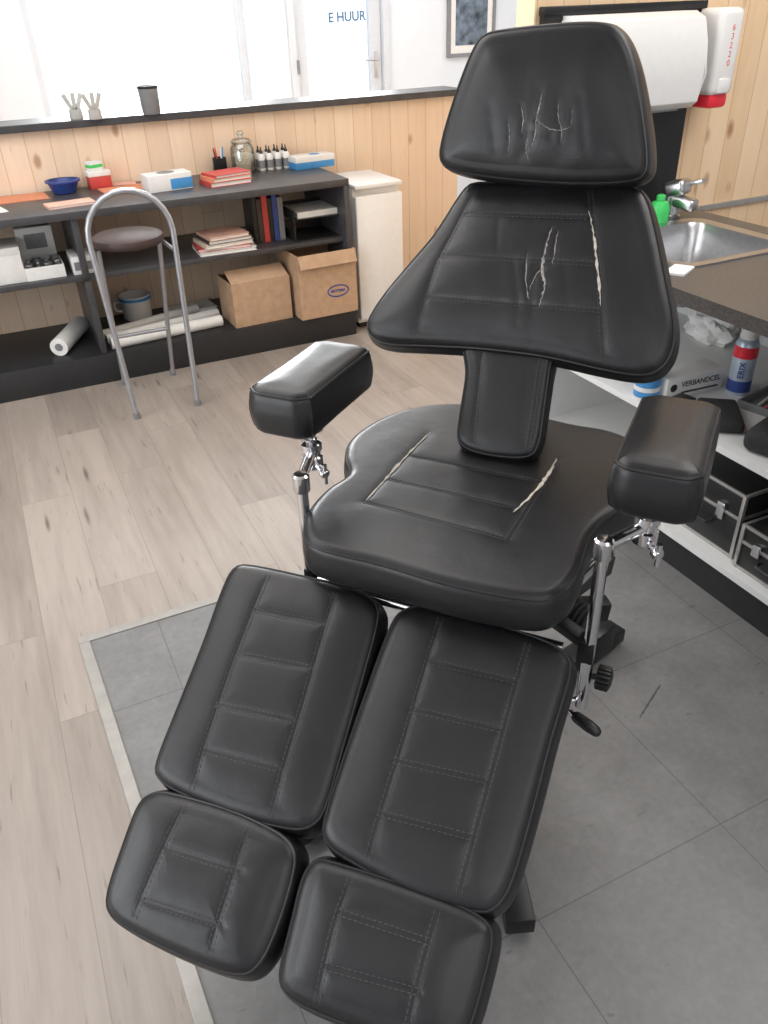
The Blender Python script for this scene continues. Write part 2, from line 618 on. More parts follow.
MB().bb(wx0 + 0.05, wx1 - 0.05, FY + 0.075, FY + 0.085, 0.9, 2.25).build('pane', 'glass', win, smooth=False)
MB().bb(wx0 - 0.04, wx1 + 0.04, FY - 0.08, FY + 0.05, 0.825, 0.85, 0.004).build('sill', 'white', win)
f = MB()
f.bb(dx0, dx0 + 0.06, FY - 0.03, FY + 0.12, 0, 2.15); f.bb(dx1 - 0.06, dx1, FY - 0.03, FY + 0.12, 0, 2.15); f.bb(dx0 + 0.06, dx1 - 0.06, FY - 0.03, FY + 0.12, 2.09, 2.15)
door = struct(f, 'door_1', 'greyframe')
f = MB()
a0, a1 = dx0 + 0.065, dx1 - 0.065
f.bb(a0, a0 + 0.10, FY + 0.02, FY + 0.08, 0.02, 2.085); f.bb(a1 - 0.10, a1, FY + 0.02, FY + 0.08, 0.02, 2.085)
f.bb(a0 + 0.10, a1 - 0.10, FY + 0.02, FY + 0.08, 0.02, 0.25); f.bb(a0 + 0.10, a1 - 0.10, FY + 0.02, FY + 0.08, 1.98, 2.085)
f.build('door_leaf', 'greyframe', door, smooth=False)
MB().bb(a0 + 0.10, a1 - 0.10, FY + 0.045, FY + 0.055, 0.25, 1.98).build('pane', 'glass', door, smooth=False)
h = MB()
h.bb(a1 - 0.065, a1 - 0.035, FY + 0.008, FY + 0.02, 1.08, 1.28, 0.003)
h.tube([(a1 - 0.05, FY + 0.01, 1.22), (a1 - 0.05, FY - 0.03, 1.22), (a1 - 0.17, FY - 0.035, 1.22)], 0.009)
h.build('door_handle', 'steel', door)
for zz in (0.5, 1.2, 1.9):
    MB().lathe([(0, -0.05), (0.012, -0.05), (0.012, 0.05), (0, 0.05)], (dx0 + 0.062, FY - 0.035, zz), 12).build('hinge', 'grey', door)
p = PY(347, 17, FY + 0.04)
text('window_lettering', 'E HUUR', 0.095, 'bluetext', door, face_mx(p, (1, 0, 0.02), (0, 0, 1)), 0.001, 0.0028)

pa = PY(446, 58, FY)
t = thing('framed_picture', 'dark framed picture hanging on the white far wall', 'picture', (4.2, FY, pa.z))
fr = MB()
fr.bb(-0.24, 0.24, -0.03, -0.002, 0, 0.03); fr.bb(-0.24, 0.24, -0.03, -0.002, 0.77, 0.8)
fr.bb(-0.24, -0.21, -0.03, -0.002, 0.03, 0.77); fr.bb(0.21, 0.24, -0.03, -0.002, 0.03, 0.77)
fr.build('frame', 'grey', t, smooth=False)
MB().bb(-0.21, 0.21, -0.02, -0.003, 0.03, 0.77).build('mount', 'paper', t, smooth=False)
MB().bb(-0.16, 0.16, -0.023, -0.0205, 0.09, 0.70).build('print', 'artprint', t, smooth=False)

# ------------------------------------------------------------------ treatment chair
CO = Vector((0.79, 1.21, 0))
cang = math.atan2(-0.773, 0.635)
CM = Matrix.Translation(CO) @ Matrix.Rotation(cang, 4, 'Z')
CI = CM.inverted()
chair = thing('treatment_chair', 'black leather adjustable treatment chair with split leg rests and worn cracked back', 'chair', CO, cang)


class Pad:
    """Upholstered cushion: rounded slab on a plane of the chair, stitched grooves in its height."""

    def __init__(s, name, p0, V, thick, rad, dome, px=None, outline=None, seams=(), gd=0.004, n=230, rings=42, U=Vector((1, 0, 0)), parent=chair, bulge=0.004, label=None, wrinkle=0.0, smooth=2):
        s.p0 = Vector(p0); s.U = U; s.V = Vector(V).normalized(); s.N = s.U.cross(s.V)
        s.rad = rad
        s.wr = wrinkle
        s.creases = []
        if px:
            outline = [s.px2(u, v, 0.0) for u, v in px]
        o = resample(catmull(outline, 8), n)
        for _ in range(smooth):
            o = [(o[i - 1] + 2 * o[i] + o[(i + 1) % n]) / 4 for i in range(n)]
        area = sum(o[i].x * o[(i + 1) % n].y - o[(i + 1) % n].x * o[i].y for i in range(n))
        if area < 0:
            o = o[::-1]
        c = Vector((sum(p.x for p in o) / n, sum(p.y for p in o) / n))
        s.c = c
        dr = []
        for i in range(n):
            tg = (o[(i + 2) % n] - o[i - 2]).normalized()
            nn = Vector((-tg.y, tg.x))
            tc = (c - o[i]).normalized()
            dr.append((0.65 * nn + 0.35 * tc))
        for _ in range(6):
            dr = [(dr[i - 1] + dr[i] * 2 + dr[(i + 1) % n]) / 4 for i in range(n)]
        s.o = o
        s.dr = dr
        s.n = n
        s.inner = [o[i] + dr[i] * rad for i in range(n)]
        bp = []
        ds = []
        for i in range(n):
            a = s.inner[i]; b = s.inner[(i + 1) % n]
            for k in range(6):
                e = a.lerp(b, k / 6)
                bp.append((e.x, e.y)); ds.append((b - a).length / 6)
        s.bp = np.array(bp); s.ds = np.array(ds)
        D = 0
        for i in range(0, n, 4):
            for f in (0.5, 0.7, 0.85, 1.0):
                D = max(D, s.phi(s.inner[i].lerp(c, f)))
        s.D = D * 0.97
        s.seg = []
        s.seams = []
        for sm in seams:
            pts = [s.px2(u, v, rad) for u, v in sm]
            s.seams.append(pts)
            for a, b in zip(pts, pts[1:]):
                s.seg.append((a, b))
        s.gd = gd
        s.dome = dome
        s.tab = sorted((math.atan2(e.y - c.y, e.x - c.x), (e - c).length) for e in s.inner)
        s.name = name; s.parent = parent; s.thick = thick; s.rings = rings; s.bulge = bulge; s.label = label

    def phi(s, p):
        """Smooth distance to the edge of the flat face (no ridges towards the corners)."""
        d2 = (s.bp[:, 0] - p.x) ** 2 + (s.bp[:, 1] - p.y) ** 2
        dm = math.sqrt(d2.min())
        if dm < 0.002:
            return dm
        v = (np.sum(s.ds / (d2 ** 1.5)) / 2) ** -0.5
        k = min(1, (dm - 0.002) / 0.004)
        return dm * (1 - k) + float(v) * k

    def make(s):
        o, dr, n, rad, c = s.o, s.dr, s.n, s.rad, s.c
        bm = bmesh.new()
        rows = []
        K = 7

        def ring(f):
            r = []
            for i in range(n):
                p2, h = f(i)
                r.append(bm.verts.new(s.to3(p2, h)))
            rows.append(r)
        zb = -(s.thick - rad)
        rb = min(rad, 0.02)
        for k in range(4):
            ph = PI / 2 * k / 3
            ring(lambda i, ph=ph: (o[i] + dr[i] * (rb * (1 - math.sin(ph))), zb + rb - rb * math.cos(ph)))
        for q in (0.25, 0.5, 0.75):
            ring(lambda i, q=q: (o[i] - dr[i] * s.bulge * math.sin(PI * q), (zb + rb) * (1 - q)))
        for k in range(K):
            ph = PI / 2 * k / (K - 1)
            ring(lambda i, ph=ph: (o[i] + dr[i] * rad * (1 - math.cos(ph)), rad * math.sin(ph)))
        for k in range(1, s.rings):
            f = k / s.rings
            ring(lambda i, f=f: (s.inner[i].lerp(c, f), s.h(s.inner[i].lerp(c, f))))
        for A, B in zip(rows, rows[1:]):
            for i in range(n):
                j = (i + 1) % n
                bm.faces.new((A[i], A[j], B[j], B[i]))
        top = bm.verts.new(s.to3(c, s.h(c)))
        for i in range(n):
            bm.faces.new((rows[-1][i], rows[-1][(i + 1) % n], top))
        bm.faces.new(rows[0][::-1])
        mb = MB(); mb.bm.free(); mb.bm = bm
        s.obj = mb.build(s.name, 'leather', s.parent, ang=80)
        if s.label:
            s.obj['label'] = s.label
        ph = PI / 2 * 0.42
        pp = [s.to3(o[i] + dr[i] * rad * (1 - math.cos(ph)), rad * math.sin(ph)) for i in range(0, n, 2)]
        MB().tube(pp, 0.0026, 6, closed=True).build('piping', 'piping', s.obj)
        for pts in s.seams:
            mb = MB()
            for off in (-0.0045, 0.0045):
                for a, b in zip(pts, pts[1:]):
                    d = (b - a); L = d.length; d.normalize(); nn = Vector((-d.y, d.x)) * off
                    q = 0.0
                    while q + 0.006 < L:
                        A = a + d * q + nn; B = a + d * (q + 0.006) + nn
                        mb.tube([s.surf(A, 0.0004), s.surf(B, 0.0004)], 0.0008, 4)
                        q += 0.0095
            mb.build('stitching', 'stitch', s.obj)
        return s

    def px2(s, u, v, nn):
        p0 = CM @ (s.p0 + s.N * nn)
        nw = CM.to_3x3() @ s.N
        q = CI @ PP(u, v, p0, nw) - s.p0
        return Vector((q.dot(s.U), q.dot(s.V)))

    def to3(s, p, h):
        return s.p0 + s.U * p.x + s.V * p.y + s.N * h

    def h(s, p):
        d0 = s.phi(p)
        x = min(1, d0 / s.D)
        z = s.rad + s.dome * (1 - (1 - x) ** 2)
        fade = min(1, d0 / 0.02)
        g = 0
        for a, b in s.seg:
            d = b - a
            t = max(0, min(1, (p - a).dot(d) / d.length_squared))
            e = (p - a - d * t).length
            if e < 0.05:
                g = max(g, 0.6 * math.exp(-(e / 0.005) ** 2) + 0.55 * math.exp(-(e / 0.018) ** 2))
        z -= s.gd * g * (0.3 + 0.7 * fade)
        for a, b, w, dp in s.creases:
            d = b - a
            t = max(0, min(1, (p - a).dot(d) / d.length_squared))
            e = (p - a - d * t).length
            if e < 0.05:
                z -= dp * math.exp(-(e / w) ** 2) * fade
        if s.wr:
            z += s.wr * fade * mn.noise(Vector((p.x * 16, p.y * 10, 1.7)))
        return z

    def crease(s, px, w, dp):
        for line in px:
            pts = [s.px2(u, v, s.rad) for u, v in line]
            for a, b in zip(pts, pts[1:]):
                s.creases.append((a, b, w, dp))

    def surf(s, p, e):
        v = p - s.c
        a = math.atan2(v.y, v.x)
        R = min(s.tab, key=lambda q: abs(math.atan2(math.sin(q[0] - a), math.cos(q[0] - a))))[1]
        ex = v.length - R
        if ex > 0:
            ex = min(s.rad * 0.98, ex)
            return s.to3(p, math.sqrt(s.rad ** 2 - ex ** 2) + e)
        return s.to3(p, s.h(p) + e)

    def tear(s, px, w, m, name='crack', label=None, lift=0.0004, jit=0.0010, rough=(0.45, 1.35)):
        for k, line in enumerate(px):
            mb = MB()
            ww = w[k] if isinstance(w, (list, tuple)) else w
            pts = catmull([s.px2(u, v, s.rad) for u, v in line], 8, closed=False)
            P = []; Rr = []
            for i, q in enumerate(pts):
                jv = Vector((random.uniform(-1, 1), random.uniform(-1, 1))) * jit
                P.append(s.surf(q + jv, lift))
                t = i / (len(pts) - 1)
                Rr.append(ww * (0.12 + 0.88 * math.sin(PI * t) ** 0.7) * random.uniform(*rough))
            mb.tube(P, Rr, 6, flat=0.35, nrm=s.N)
            o = mb.build(name, m, s.obj)
            if label:
                o['label'] = label


rec = math.radians(35)
Vb = Vector((0, math.sin(rec), math.cos(rec)))
Nb = Vector((1, 0, 0)).cross(Vb)
# seat
seat = Pad('seat', (0, -0.1, 0.745), (0, 1, 0), 0.084, 0.024, 0.004, wrinkle=0.0010, bulge=0.002,
           px=[(303, 542), (308, 518), (327, 496), (348, 481), (344, 464), (351, 445), (380, 425), (420, 412), (470, 410), (520, 418), (570, 430), (612, 438), (642, 455), (650, 490), (632, 510), (606, 527), (590, 548), (580, 580), (561, 603), (530, 609), (450, 594), (380, 573), (318, 557)],
           seams=[[(427, 434), (364, 502)], [(364, 502), (508, 540)], [(508, 540), (558, 460)], [(408, 456), (543, 483)], [(386, 479), (526, 511)]], gd=0.0026).make()
seat.tear([[(557, 459), (548, 475), (532, 496), (513, 514)]], 0.0042, 'foam', 'torn_seam', 'pale torn seam', 0.0012)
seat.tear([[(430, 434), (409, 454), (387, 478), (366, 501)]], 0.0036, 'foam', 'torn_seam', 'thin pale split along the left panel seam', 0.0020, 0.0006, (0.3, 1.4))
# backrest wings
pb = Vector((0, 0.075, 0.80))
back = Pad('backrest', pb + Vb * 0.3, Vb, 0.08, 0.034, 0.016, wrinkle=0.0014,
           px=[(486, 184), (470, 187), (457, 203), (435, 237), (410, 267), (386, 296), (371, 319), (368, 332), (375, 343), (392, 349), (430, 351), (480, 354), (545, 362), (600, 374), (635, 380), (656, 378), (670, 366), (677, 347), (677, 322), (670, 285), (660, 236), (650, 202), (635, 188), (590, 184), (530, 184)],
           seams=[[(474, 192), (438, 262), (414, 340)], [(590, 190), (600, 280), (604, 370)], [(466, 215), (592, 219)], [(442, 257), (597, 266)], [(427, 298), (601, 312)]], gd=0.0036)
bc_lines = [[(553, 230), (547, 250), (543, 272), (546, 288), (540, 308)], [(529, 256), (527, 280), (530, 302)], [(559, 234), (556, 252), (553, 266)], [(543, 270), (535, 281), (531, 292)]]
back.crease(bc_lines, 0.0055, 0.0010)
back.crease([[(514, 262), (519, 300), (517, 325)], [(566, 268), (568, 305)], [(536, 268), (533, 318)], [(500, 222), (498, 250)]], 0.008, 0.0009)
back.make()
back.tear([[(589, 213), (594, 235), (597, 260), (600, 288), (601, 308)]], 0.0028, 'foam', 'torn_seam', 'pale torn seam', 0.0012, 0.0010, (0.3, 1.6))
back.tear(bc_lines, [0.0025, 0.0012, 0.0010, 0.0010], 'crack', 'crack', 'pale cracked leather', 0.0006, 0.0012, (0.3, 1.7))
tongue = Pad('backrest_neck', pb + Vb * 0.08 + Nb * -0.006, Vb, 0.065, 0.020, 0.006,
             px=[(466, 340), (510, 345), (552, 350), (552, 372), (547, 410), (541, 446), (530, 459), (500, 459), (470, 452), (458, 440), (460, 415), (466, 375)],
             seams=[[(482, 352), (472, 448)], [(541, 360), (527, 452)]], gd=0.003, n=140, rings=24).make()
# headrest
hr = math.radians(12)
Vh = Vector((0, math.sin(hr), math.cos(hr)))
head = Pad('headrest', Vector((0, 0.372, 1.42)), Vh, 0.122, 0.032, 0.014, wrinkle=0.0022,
           px=[(506, 29), (560, 23), (600, 22), (620, 29), (635, 56), (646, 105), (652, 155), (648, 177), (628, 185), (570, 187), (505, 182), (458, 174), (442, 163), (443, 140), (457, 93), (473, 52), (485, 35)])
hl = [[(544, 94), (541, 108), (538, 121), (537, 134), (533, 148)], [(523, 106), (525, 121), (523, 134)], [(560, 102), (560, 117), (563, 130), (562, 143)], [(510, 120), (511, 137), (509, 152)], [(529, 138), (527, 150), (529, 161)], [(574, 110), (573, 126)], [(539, 120), (548, 128), (560, 131), (573, 127)]]
head.crease(hl[:6], 0.005, 0.0006)
head.crease([[(496, 137), (528, 131), (552, 136), (584, 127)], [(582, 100), (586, 150)], [(492, 108), (496, 155)], [(540, 90), (520, 165)]], 0.010, 0.0008)
head.make()
head.tear(hl, [0.0014, 0.0008, 0.0008, 0.0006, 0.0008, 0.0005, 0.0007], 'crack', 'crack', 'pale cracked leather', 0.0004, 0.0009, (0.2, 1.7))
# leg rests
sl = math.radians(30)
Vl = Vector((0, math.cos(sl), math.sin(sl)))
pl = Vector((0, -0.53, 0.66 - 0.577 * 0.202 - 0.03))
legL = Pad('leg_pad', pl, Vl, 0.088, 0.030, 0.009,
           px=[(238, 569), (256, 567), (310, 578), (358, 591), (379, 604), (383, 624), (369, 680), (350, 748), (331, 812), (316, 831), (294, 834), (240, 821), (182, 797), (161, 782), (159, 764), (181, 706), (205, 645), (226, 588)],
           seams=[[(268, 574), (232, 668), (190, 792)], [(336, 592), (305, 700), (268, 822)], [(253, 611), (324, 624)], [(238, 655), (312, 669)], [(217, 705), (297, 722)], [(204, 750), (281, 770)]], gd=0.0034).make()
legR = Pad('leg_pad', pl, Vl, 0.088, 0.030, 0.009,
           px=[(408, 610), (430, 608), (500, 626), (552, 644), (572, 660), (573, 682), (557, 738), (533, 830), (515, 888), (500, 911), (480, 917), (420, 902), (347, 863), (326, 844), (325, 820), (345, 755), (371, 680), (393, 624)],
           seams=[[(441, 617), (405, 740), (366, 862)], [(528, 643), (498, 750), (458, 896)], [(428, 662), (516, 682)], [(411, 710), (503, 731)], [(394, 761), (490, 782)], [(378, 813), (474, 838)]], gd=0.0034).make()
pf = Vector((0, -0.83, pl.z - 0.577 * 0.30))
footL = Pad('foot_pad', pf, Vl, 0.088, 0.033, 0.009,
            px=[(158, 792), (178, 792), (236, 808), (284, 831), (301, 850), (301, 876), (285, 930), (266, 968), (242, 979), (192, 963), (132, 933), (112, 914), (111, 892), (125, 848), (142, 805)],
            seams=[[(186, 799), (164, 850), (132, 922)], [(250, 822), (230, 890), (206, 962)], [(165, 848), (243, 872)], [(143, 900), (224, 926)]], n=200, rings=34, gd=0.003).make()
footR = Pad('foot_pad', pf, Vl, 0.088, 0.033, 0.009,
            px=[(318, 858), (338, 860), (400, 879), (466, 904), (493, 922), (498, 942), (489, 985), (475, 1030), (455, 1053), (425, 1053), (370, 1036), (310, 1012), (285, 993), (281, 970), (293, 918), (304, 876)],
            seams=[[(352, 872), (334, 930), (315, 1008)], [(441, 898), (424, 960), (404, 1040)], [(339, 912), (430, 942)], [(325, 966), (420, 992)]], n=200, rings=34, gd=0.003).make()


def rrect(cx, cy, hw, hl, r=0.035, k=5):
    out = []
    for sx, sy, a0 in ((1, 1, 0), (-1, 1, 90), (-1, -1, 180), (1, -1, 270)):
        for i in range(k):
            a = math.radians(a0 + 90 * i / (k - 1))
            out.append(Vector((cx + sx * (hw - r) + r * math.cos(a), cy + sy * (hl - r) + r * math.sin(a))))
    return out


JZ = 0.838
for sgn, cb, jb, jr in ((-1, -0.080, -0.160, 0.322), (1, -0.115, -0.180, 0.345)):
    Pad('armrest_pad', (sgn * 0.352, cb, 0.968), (0, 1, 0), 0.098, 0.025, 0.005, outline=rrect(0, 0, 0.070, 0.150, 0.036), n=160, rings=18, bulge=0.004, gd=0, wrinkle=0.002).make()
    x = sgn
    mb = MB()
    mb.tube([(x * 0.29, -0.26, 0.46), (x * 0.29, -0.26, 0.832)], 0.0118, 14)
    mb.lathe([(0, 0.0), (0.016, 0.0), (0.017, 0.003), (0.017, 0.034), (0.013, 0.038), (0, 0.039)], (x * 0.29, -0.26, 0.810), 16)
    mb.tube([(x * 0.29, -0.26, 0.832), (x * jr, jb, JZ)], 0.0118, 14)
    post = mb.build('armrest_post', 'chrome', chair)
    mb = MB()
    mb.lathe([(0, -0.035), (0.017, -0.035), (0.022, -0.03), (0.022, -0.008), (0.018, -0.005), (0.018, 0.005), (0.022, 0.008), (0.022, 0.022), (0.013, 0.028), (0.013, 0.032)], (x * jr, jb, JZ), 20)
    for i in range(7):
        z = JZ + 0.026 + i * 0.004
        mb.lathe([(0.0, z), (0.0095, z), (0.0115, z + 0.002), (0.0095, z + 0.004), (0, z + 0.004)], (x * jr, jb, 0), 14)
    mb.lathe([(0, 0.891), (0.028, 0.891), (0.028, 0.898), (0, 0.898)], (x * jr, jb, 0), 18)
    mb.build('swivel_joint', 'chrome', post)
    mb = MB()
    scd = Vector((0.035, -0.02, -0.010)) if sgn < 0 else Vector((0.025, -0.035, -0.007))
    s0 = Vector((x * jr, jb, JZ - 0.018))
    mb.tube([s0, s0 + scd], 0.006, 8)
    mb.lathe([(0, 0), (0.008, 0), (0.011, 0.004), (0.011, 0.012), (0.008, 0.016), (0, 0.016)], s0 + scd * 0.9, 12, axis=scd)
    e = s0 + scd * 1.2
    mb.tube([e + Vector((0.0, 0.0, 0.022)), e - Vector((0.0, 0.0, 0.022))], 0.0045, 10)
    mb.build('tightening_screw', 'chrome', post)
    mb = MB()
    mb.box((x * 0.285, -0.255, 0.60), (0.03, 0.034, 0.05), 0.004)
    mb.beam((x * 0.285, -0.24, 0.60), (x * 0.12, -0.16, 0.615), 0.03, 0.02)
    mb.build('post_socket', 'blackmetal', post)
    if sgn > 0:
        mb = MB()
        for i in range(16):
            a = 2 * PI * i / 16
            mb.box((0.322 + 0.0, -0.25 + 0.020 * math.cos(a), 0.535 + 0.020 * math.sin(a)), (0.024, 0.006, 0.006), 0.001)
        mb.lathe([(0, -0.013), (0.02, -0.013), (0.02, 0.013), (0.012, 0.016), (0, 0.016)], (0.322, -0.25, 0.535), 20, axis=(1, 0, 0))
        mb.tube([(0.29, -0.255, 0.535), (0.32, -0.25, 0.535)], 0.006, 8)
        mb.build('adjusting_knob', 'blackplastic', post)
        mb = MB()
        mb.tube([(0.285, -0.255, 0.475), (0.262, -0.285, 0.475), (0.288, -0.30, 0.468)], 0.006, 10)
        lev = mb.build('lever', 'chrome', post)
        mb = MB()
        d = Vector((0.05, -0.018, -0.008)).normalized()
        mb.lathe([(0, -0.002), (0.008, 0), (0.011, 0.006), (0.012, 0.035), (0.010, 0.052), (0.006, 0.058), (0, 0.06)], Vector((0.284, -0.298, 0.469)), 14, axis=d)
        mb.build('lever_grip', 'blackplastic', lev)

# under-frame, lift and base
mb = MB()
mb.bb(-0.20, 0.20, -0.30, -0.26, 0.645, 0.686, 0.004); mb.bb(-0.20, 0.20, 0.14, 0.18, 0.645, 0.686, 0.004)
for x in (-0.18, 0.18):
    mb.bb(x - 0.02, x + 0.02, -0.26, 0.14, 0.645, 0.686, 0.004)
mb.bb(-0.08, 0.08, -0.16, 0.10, 0.595, 0.645, 0.006)
mb.bb(-0.08, 0.08, -0.26, -0.16, 0.645, 0.665, 0.003)
mb.build('seat_frame', 'blackmetal', chair)
MB().tube([(-0.25, -0.30, 0.625), (0.25, -0.30, 0.625)], 0.011, 14).build('hinge_rod', 'chrome', chair)
for x in (-0.05, 0.05):
    mb = MB()
    mb.beam((x, 0.10, 0.62), (x, 0.24, 0.83), 0.03, 0.02)
    mb.beam((x, 0.20, 0.80), (x, 0.48, 1.20), 0.03, 0.018)
    mb.build('back_bar', 'blackmetal', chair)
MB().box((0.0, 0.47, 1.25), (0.13, 0.02, 0.20), 0.003).build('headrest_bracket', 'blackmetal', chair)
for x in (-0.18, 0.13):
    mb = MB()
    q0 = Vector((x, -0.26, 0.60)); q1 = Vector((x, -0.86, 0.60 - 0.60 * 0.577 - 0.03))
    mb.beam(q0, q1, 0.035, 0.03)
    mb.box((q1 + q0) / 2 + Vector((0, 0, 0.012)), (0.12, 0.22, 0.012), 0.002, Matrix.Rotation(sl, 3, 'X'))
    mb.build('leg_rest_arm', 'blackmetal', chair)
mb = MB()
mb.bb(-0.075, 0.075, -0.075, 0.075, 0.05, 0.34, 0.008)
mb.bb(-0.055, 0.055, -0.055, 0.055, 0.34, 0.61, 0.005)
mb.build('lift_column', 'blackmetal', chair)
mb = MB()
for sx in (-1, 1):
    for sy in (-1, 1):
        mb.beam((sx * 0.03, sy * 0.05, 0.04), (sx * 0.265, sy * 0.485, 0.04), 0.06, 0.045, 0.004)
mb.bb(-0.10, 0.10, -0.12, 0.12, 0.018, 0.06, 0.004)
base = mb.build('base', 'blackmetal', chair)
for sx in (-1, 1):
    for sy in (-1, 1):
        MB().lathe([(0, 0.004), (0.022, 0.004), (0.024, 0.008), (0.022, 0.018), (0, 0.018)], (sx * 0.25, sy * 0.455, 0), 18).build('levelling_foot', 'blackplastic', base)
mb = MB()
prof = [(0, -0.05)]
for i in range(8):
    prof += [(0.026, -0.05 + i * 0.012), (0.036, -0.046 + i * 0.012), (0.036, -0.042 + i * 0.012), (0.026, -0.039 + i * 0.012)]
prof += [(0.018, 0.05), (0, 0.052)]
mb.lathe(prof, (0.215, -0.03, 0.485), 20, axis=(0.85, -0.3, -0.15))
mb.tube([(0.05, 0.02, 0.51), (0.19, -0.02, 0.49)], 0.014, 10)
mb.build('ribbed_knob', 'rubber', chair)
mb = MB()
mb.bb(0.06, 0.20, -0.10, 0.10, 0.54, 0.62, 0.008)
mb.bb(0.10, 0.16, -0.14, -0.10, 0.56, 0.60, 0.004)
mb.build('motor_housing', 'blackplastic', chair)
MB().beam((0.18, -0.24, 0.64), (0.25, 0.16, 0.50), 0.03, 0.045, 0.003).build('linkage_arm', 'blackmetal', chair)
MB().tube([(0.19, -0.22, 0.615), (0.26, 0.10, 0.575)], 0.010, 12).build('linkage_rod', 'chrome', chair)
MB().beam((0.10, -0.02, 0.44), (0.27, 0.10, 0.42), 0.04, 0.05, 0.004).build('side_rail', 'blackmetal', chair)
MB().beam((0.20, 0.36, 0.062), (0.235, 0.44, 0.062), 0.075, 0.10, 0.006).build('foot_pedal', 'blackplastic', chair)

# ------------------------------------------------------------------ work bench
t = thing('workbench', 'long dark workbench with open shelves against the pine partition', 'workbench', (0, 0, 0))
BX0, BX1 = -1.7, 1.73
MB().bb(BX0, BX1, BY, WY - 0.004, TOPZ - 0.035, TOPZ, 0.002).build('top', 'bench', t)
MB().bb(BX0, BX1 - 0.03, BY + 0.05, WY - 0.004, 0.515, 0.54, 0.002).build('shelf', 'bench', t)
MB().bb(BX0, BX1, BY, WY - 0.004, 0.0, 0.15, 0.002).build('plinth', 'plinth', t)
MB().bb(BX1 - 0.03, BX1, BY, WY - 0.004, 0.15, TOPZ - 0.035, 0.002).build('end_panel', 'bench', t)
for x in (0.32, -0.9):
    MB().bb(x, x + 0.03, BY + 0.02, WY - 0.004, 0.15, 0.515, 0.002).build('divider', 'bench', t)
    MB().bb(x, x + 0.03, BY + 0.02, WY - 0.004, 0.54, TOPZ - 0.035, 0.002).build('divider', 'bench', t)


def onz(u, v, z, m=None):
    p = PZ(u, v, z)
    if m is not None:
        p.y = min(p.y, WY - m)
    return Vector((p.x, p.y, z))


def sheet(name, label, cat, loc, sx, sy, rz, m, th=0.004, group=None):
    o = MB().box((0, 0, th / 2), (sx, sy, th), 0).build(name, m, None, loc, rz, smooth=False)
    return tag(o, label, cat, group)


def book(label, loc, sx, sy, th, rz, cover, group=None, name='book', cat='book'):
    t = thing(name, label, cat, loc, rz, group)
    mb = MB()
    mb.bb(-sx / 2, sx / 2, -sy / 2, sy / 2, 0, 0.002); mb.bb(-sx / 2, sx / 2, -sy / 2, sy / 2, th - 0.002, th)
    mb.bb(-sx / 2, -sx / 2 + 0.003, -sy / 2, sy / 2, 0.002, th - 0.002)
    mb.build('cover', cover, t, smooth=False)
    MB().bb(-sx / 2 + 0.003, sx / 2 - 0.005, -sy / 2 + 0.005, sy / 2 - 0.005, 0.002, th - 0.002).build('pages', 'paper', t, smooth=False)
    return t


# bench top, from the left
sheet('paper_sheet', 'orange paper lying at the far left end of the bench top', 'paper', onz(20, 197, TOPZ, 0.13), 0.25, 0.19, 0.05, 'orange')
sheet('paper_sheet', 'white paper half under the orange paper at the bench left end', 'paper', onz(4, 208, TOPZ, 0.13) + Vector((-0.10, -0.05, 0)), 0.20, 0.16, 0.2, 'paper', 0.003)
book('thin pinkish booklet lying on the bench in front of the blue bowl', onz(70, 205, TOPZ), 0.22, 0.12, 0.012, 0.12, 'pink')
t = thing('bowl', 'dark blue plastic bowl on the left of the bench top', 'bowl', onz(64, 191, TOPZ, 0.10), 0.1)
MB().lathe([(0, 0), (0.05, 0), (0.056, 0.003), (0.078, 0.055), (0.082, 0.057), (0.082, 0.06), (0.074, 0.06), (0.05, 0.006), (0, 0.006)], seg=28).build('body', 'blue', t)
MB().lathe([(0.0795, 0.052), (0.086, 0.053), (0.087, 0.061), (0.078, 0.062)], seg=28).build('rim', 'navy', t)
bxl = onz(95, 182, TOPZ, 0.07)
t = thing('box', 'small red and white box standing behind the orange papers', 'box', bxl, 0.1)
MB().bb(-0.055, 0.055, -0.04, 0.04, 0, 0.06, 0.002).build('body', 'red', t)
MB().bb(-0.057, 0.057, -0.042, 0.042, 0.06, 0.085, 0.002).build('lid', 'paper', t)
t = thing('box', 'little white box with a green band atop the small red box', 'box', bxl + Vector((-0.01, 0, 0.0852)), 0.4)
MB().bb(-0.035, 0.035, -0.025, 0.025, 0, 0.045, 0.002).build('body', 'paper', t)
MB().bb(-0.0353, 0.0353, -0.0253, 0.0253, 0.015, 0.03).build('band', 'green', t, smooth=False)
sheet('paper_sheet', 'orange leaflet lying flat left of the white tissue box', 'paper', onz(125, 189, TOPZ, 0.12), 0.24, 0.17, 0.1, 'orange')
sheet('paper_sheet', 'small pink leaflet lying against the partition behind the orange leaflet', 'paper', onz(118, 181, TOPZ, 0.06) + Vector((0.0, 0.005, 0.004)), 0.14, 0.08, -0.1, 'pink')
t = thing('tissue_box', 'white tissue box with blue printed end, on the bench', 'box', onz(168, 189, TOPZ, 0.1), 0.12)
MB().bb(-0.115, 0.115, -0.06, 0.06, 0, 0.08, 0.003).build('body', 'whiteplastic', t)
MB().bb(0.0, 0.1155, -0.0605, 0.0605, 0.005, 0.055, 0.001).build('printed_panel', 'bluebox', t)
MB().lathe([(0, 0), (0.045, 0), (0.045, 0.001), (0, 0.001)], (0, 0, 0.0802), 20).build('opening', 'grey', t)
b0 = onz(226, 183, TOPZ, 0.1)
